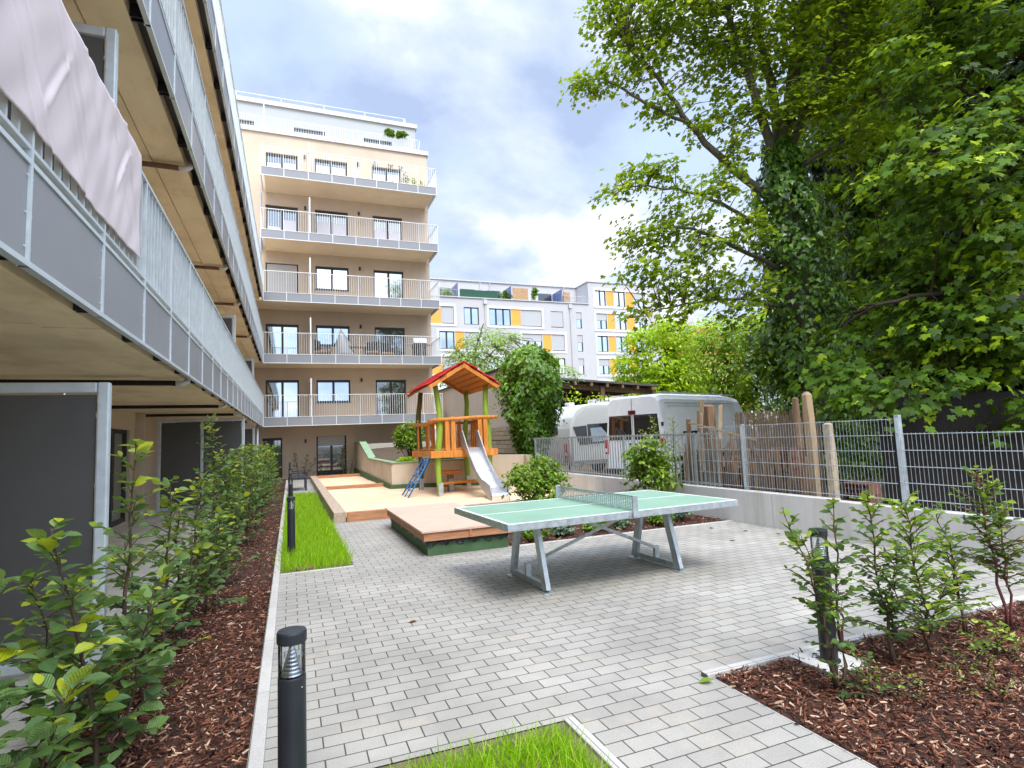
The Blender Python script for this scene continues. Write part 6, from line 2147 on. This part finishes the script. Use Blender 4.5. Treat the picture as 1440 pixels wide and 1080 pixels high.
shrub('low plant left of the glazed ground-floor door', (1.3, 28.5, 0), [(0, 0, .6, .1, 0), (.2, 0, .5, .2, 0)], .09, 'leaf_sapling', dens=.8, spread=.3, tmpl=OVATE_S, step=.06, name='climbing_plant', cat='plant')
for x, y, z, lb in ((5.05, 29.2, 17.95, 'left of two green planters on the roof terrace rail'), (5.7, 29.2, 17.95, 'right of two green planters on the roof terrace rail')):
    ball(lb, (x, y, z), (.34, .2, .26), .09, 'leaf_ivy_lit', 30, 'terrace_plant', 'plant', .0, 'plants on the roof terrace rail')
for x, y, h, lb in ((6.35, 27.9, .75, 'spiky potted plant at the right end of the top balcony'), (5.55, 28.1, 1.25, 'tall light green plant beside the wicker bench on the top balcony'), (5.95, 28.0, .95, 'drooping light green plant in front of the wicker bench'), (4.75, 27.6, .45, 'small dark potted plant by the top balcony railing'), (4.35, 27.7, .35, 'smallest potted plant on the top balcony')):
    t = shrub(lb, (x, y, F5 + .2), [(0, 0, h - .2, .05, 0), (.05, .05, (h - .2) * .8, .12, 0)], .13, 'leaf_shrub' if h > .5 else 'leaf_ivy', 'potted plants on the top balcony', 'potted_plant', 'plant', OVATE_S, 1.0, .25, .1, step=.06)
    MB().lathe([(.10, -.2), (.14, .03), (.12, .03)], (x, y, F5 + .2), 12).build('pot', 'pot_dark', t)
for x, lb in ((4.05, 'left hanging plant under the top edge of the top balcony door'), (4.85, 'middle hanging plant with white flowers on the top balcony'), (5.4, 'right hanging plant on the top balcony')):
    shrub(lb, (x, 28.4, F5 + 1.45), [(0, 0, .28, .02, 0), (.06, 0, .22, .08, 0)], .10, 'leaf_grey' if x > 4.5 else 'leaf_ivy', 'hanging plants on the top balcony', 'hanging_plant', 'plant', OVATE_S, 1.2, .2, .0, step=.06)
shrub('loose climbing shrub in front of the van windows', (7.55, 10.55, 0), [(0, 0, 1.85, .0, .1), (.1, -.4, 1.8, .0, -.1), (0, .2, 1.6, 0, .3), (.1, -.2, 1.5, 0, 0), (.1, -.6, 1.2, 0, -.1)], .075, 'leaf_shrub', dens=1.1, spread=.38, tmpl=OVATE_S, step=.045, name='climbing_shrub')
for x, y, z, mt, lb in ((16.3, YA + .8, 17.2, 'leaf_birch', 'pale bush on the far roof terrace left of the divider'), (23.2, YA + .8, 17.2, 'leaf_ivy_lit', 'dark bush beside the wide bamboo screen on the far roof terrace'), (26.9, YA + .7, 17.3, 'leaf_ivy_lit', 'tall slim plant right of the wide bamboo screen on the far roof')):
    ball(lb, (x, y, z), (.75 if x != 26.9 else .35, .4, .8 if x != 26.9 else 1.3), .2, mt, 14, 'terrace_plant', 'plant', .1, 'plants on the far roof terrace')

# fallen leaves on the paving
for k, (x, y, lb) in enumerate(((6.35, 6.75, 'dry fallen leaf near the grey wall'), (6.5, 6.3, 'curled fallen leaf closest to the grey wall'), (5.6, 6.3, 'small fallen leaf right of the table'), (6.0, 5.6, 'dark fallen leaf in the open paving right of the table'), (5.2, 7.1, 'fallen leaf at the edge of the middle bed'), (1.0, 5.0, 'tiny fallen leaf on the paving left of the table'), (6.1, 7.2, 'fallen leaf by the corner of bed and wall'))):
    o = leaves('fallen_leaf', [V(x, y, .008)], [rdir(1)[0] * V(1, 1, 0)], [V(.2, .1, 1)], [.075], OVATE, 'bark_chip', None, np.array([.5 + .05 * k]))
    tag(o, lb, 'leaf', 'fallen leaves on the paving')
lf = leaves('fallen_leaf', [V(2.40, 2.94, .016)], [V(-1, .3, 0)], [V(.1, 0, 1)], [.09], OVATE, 'leaf_shrub', None, np.array([.6]))
tag(lf, 'green leafy sprig lying at the corner of the right bed', 'leaf')
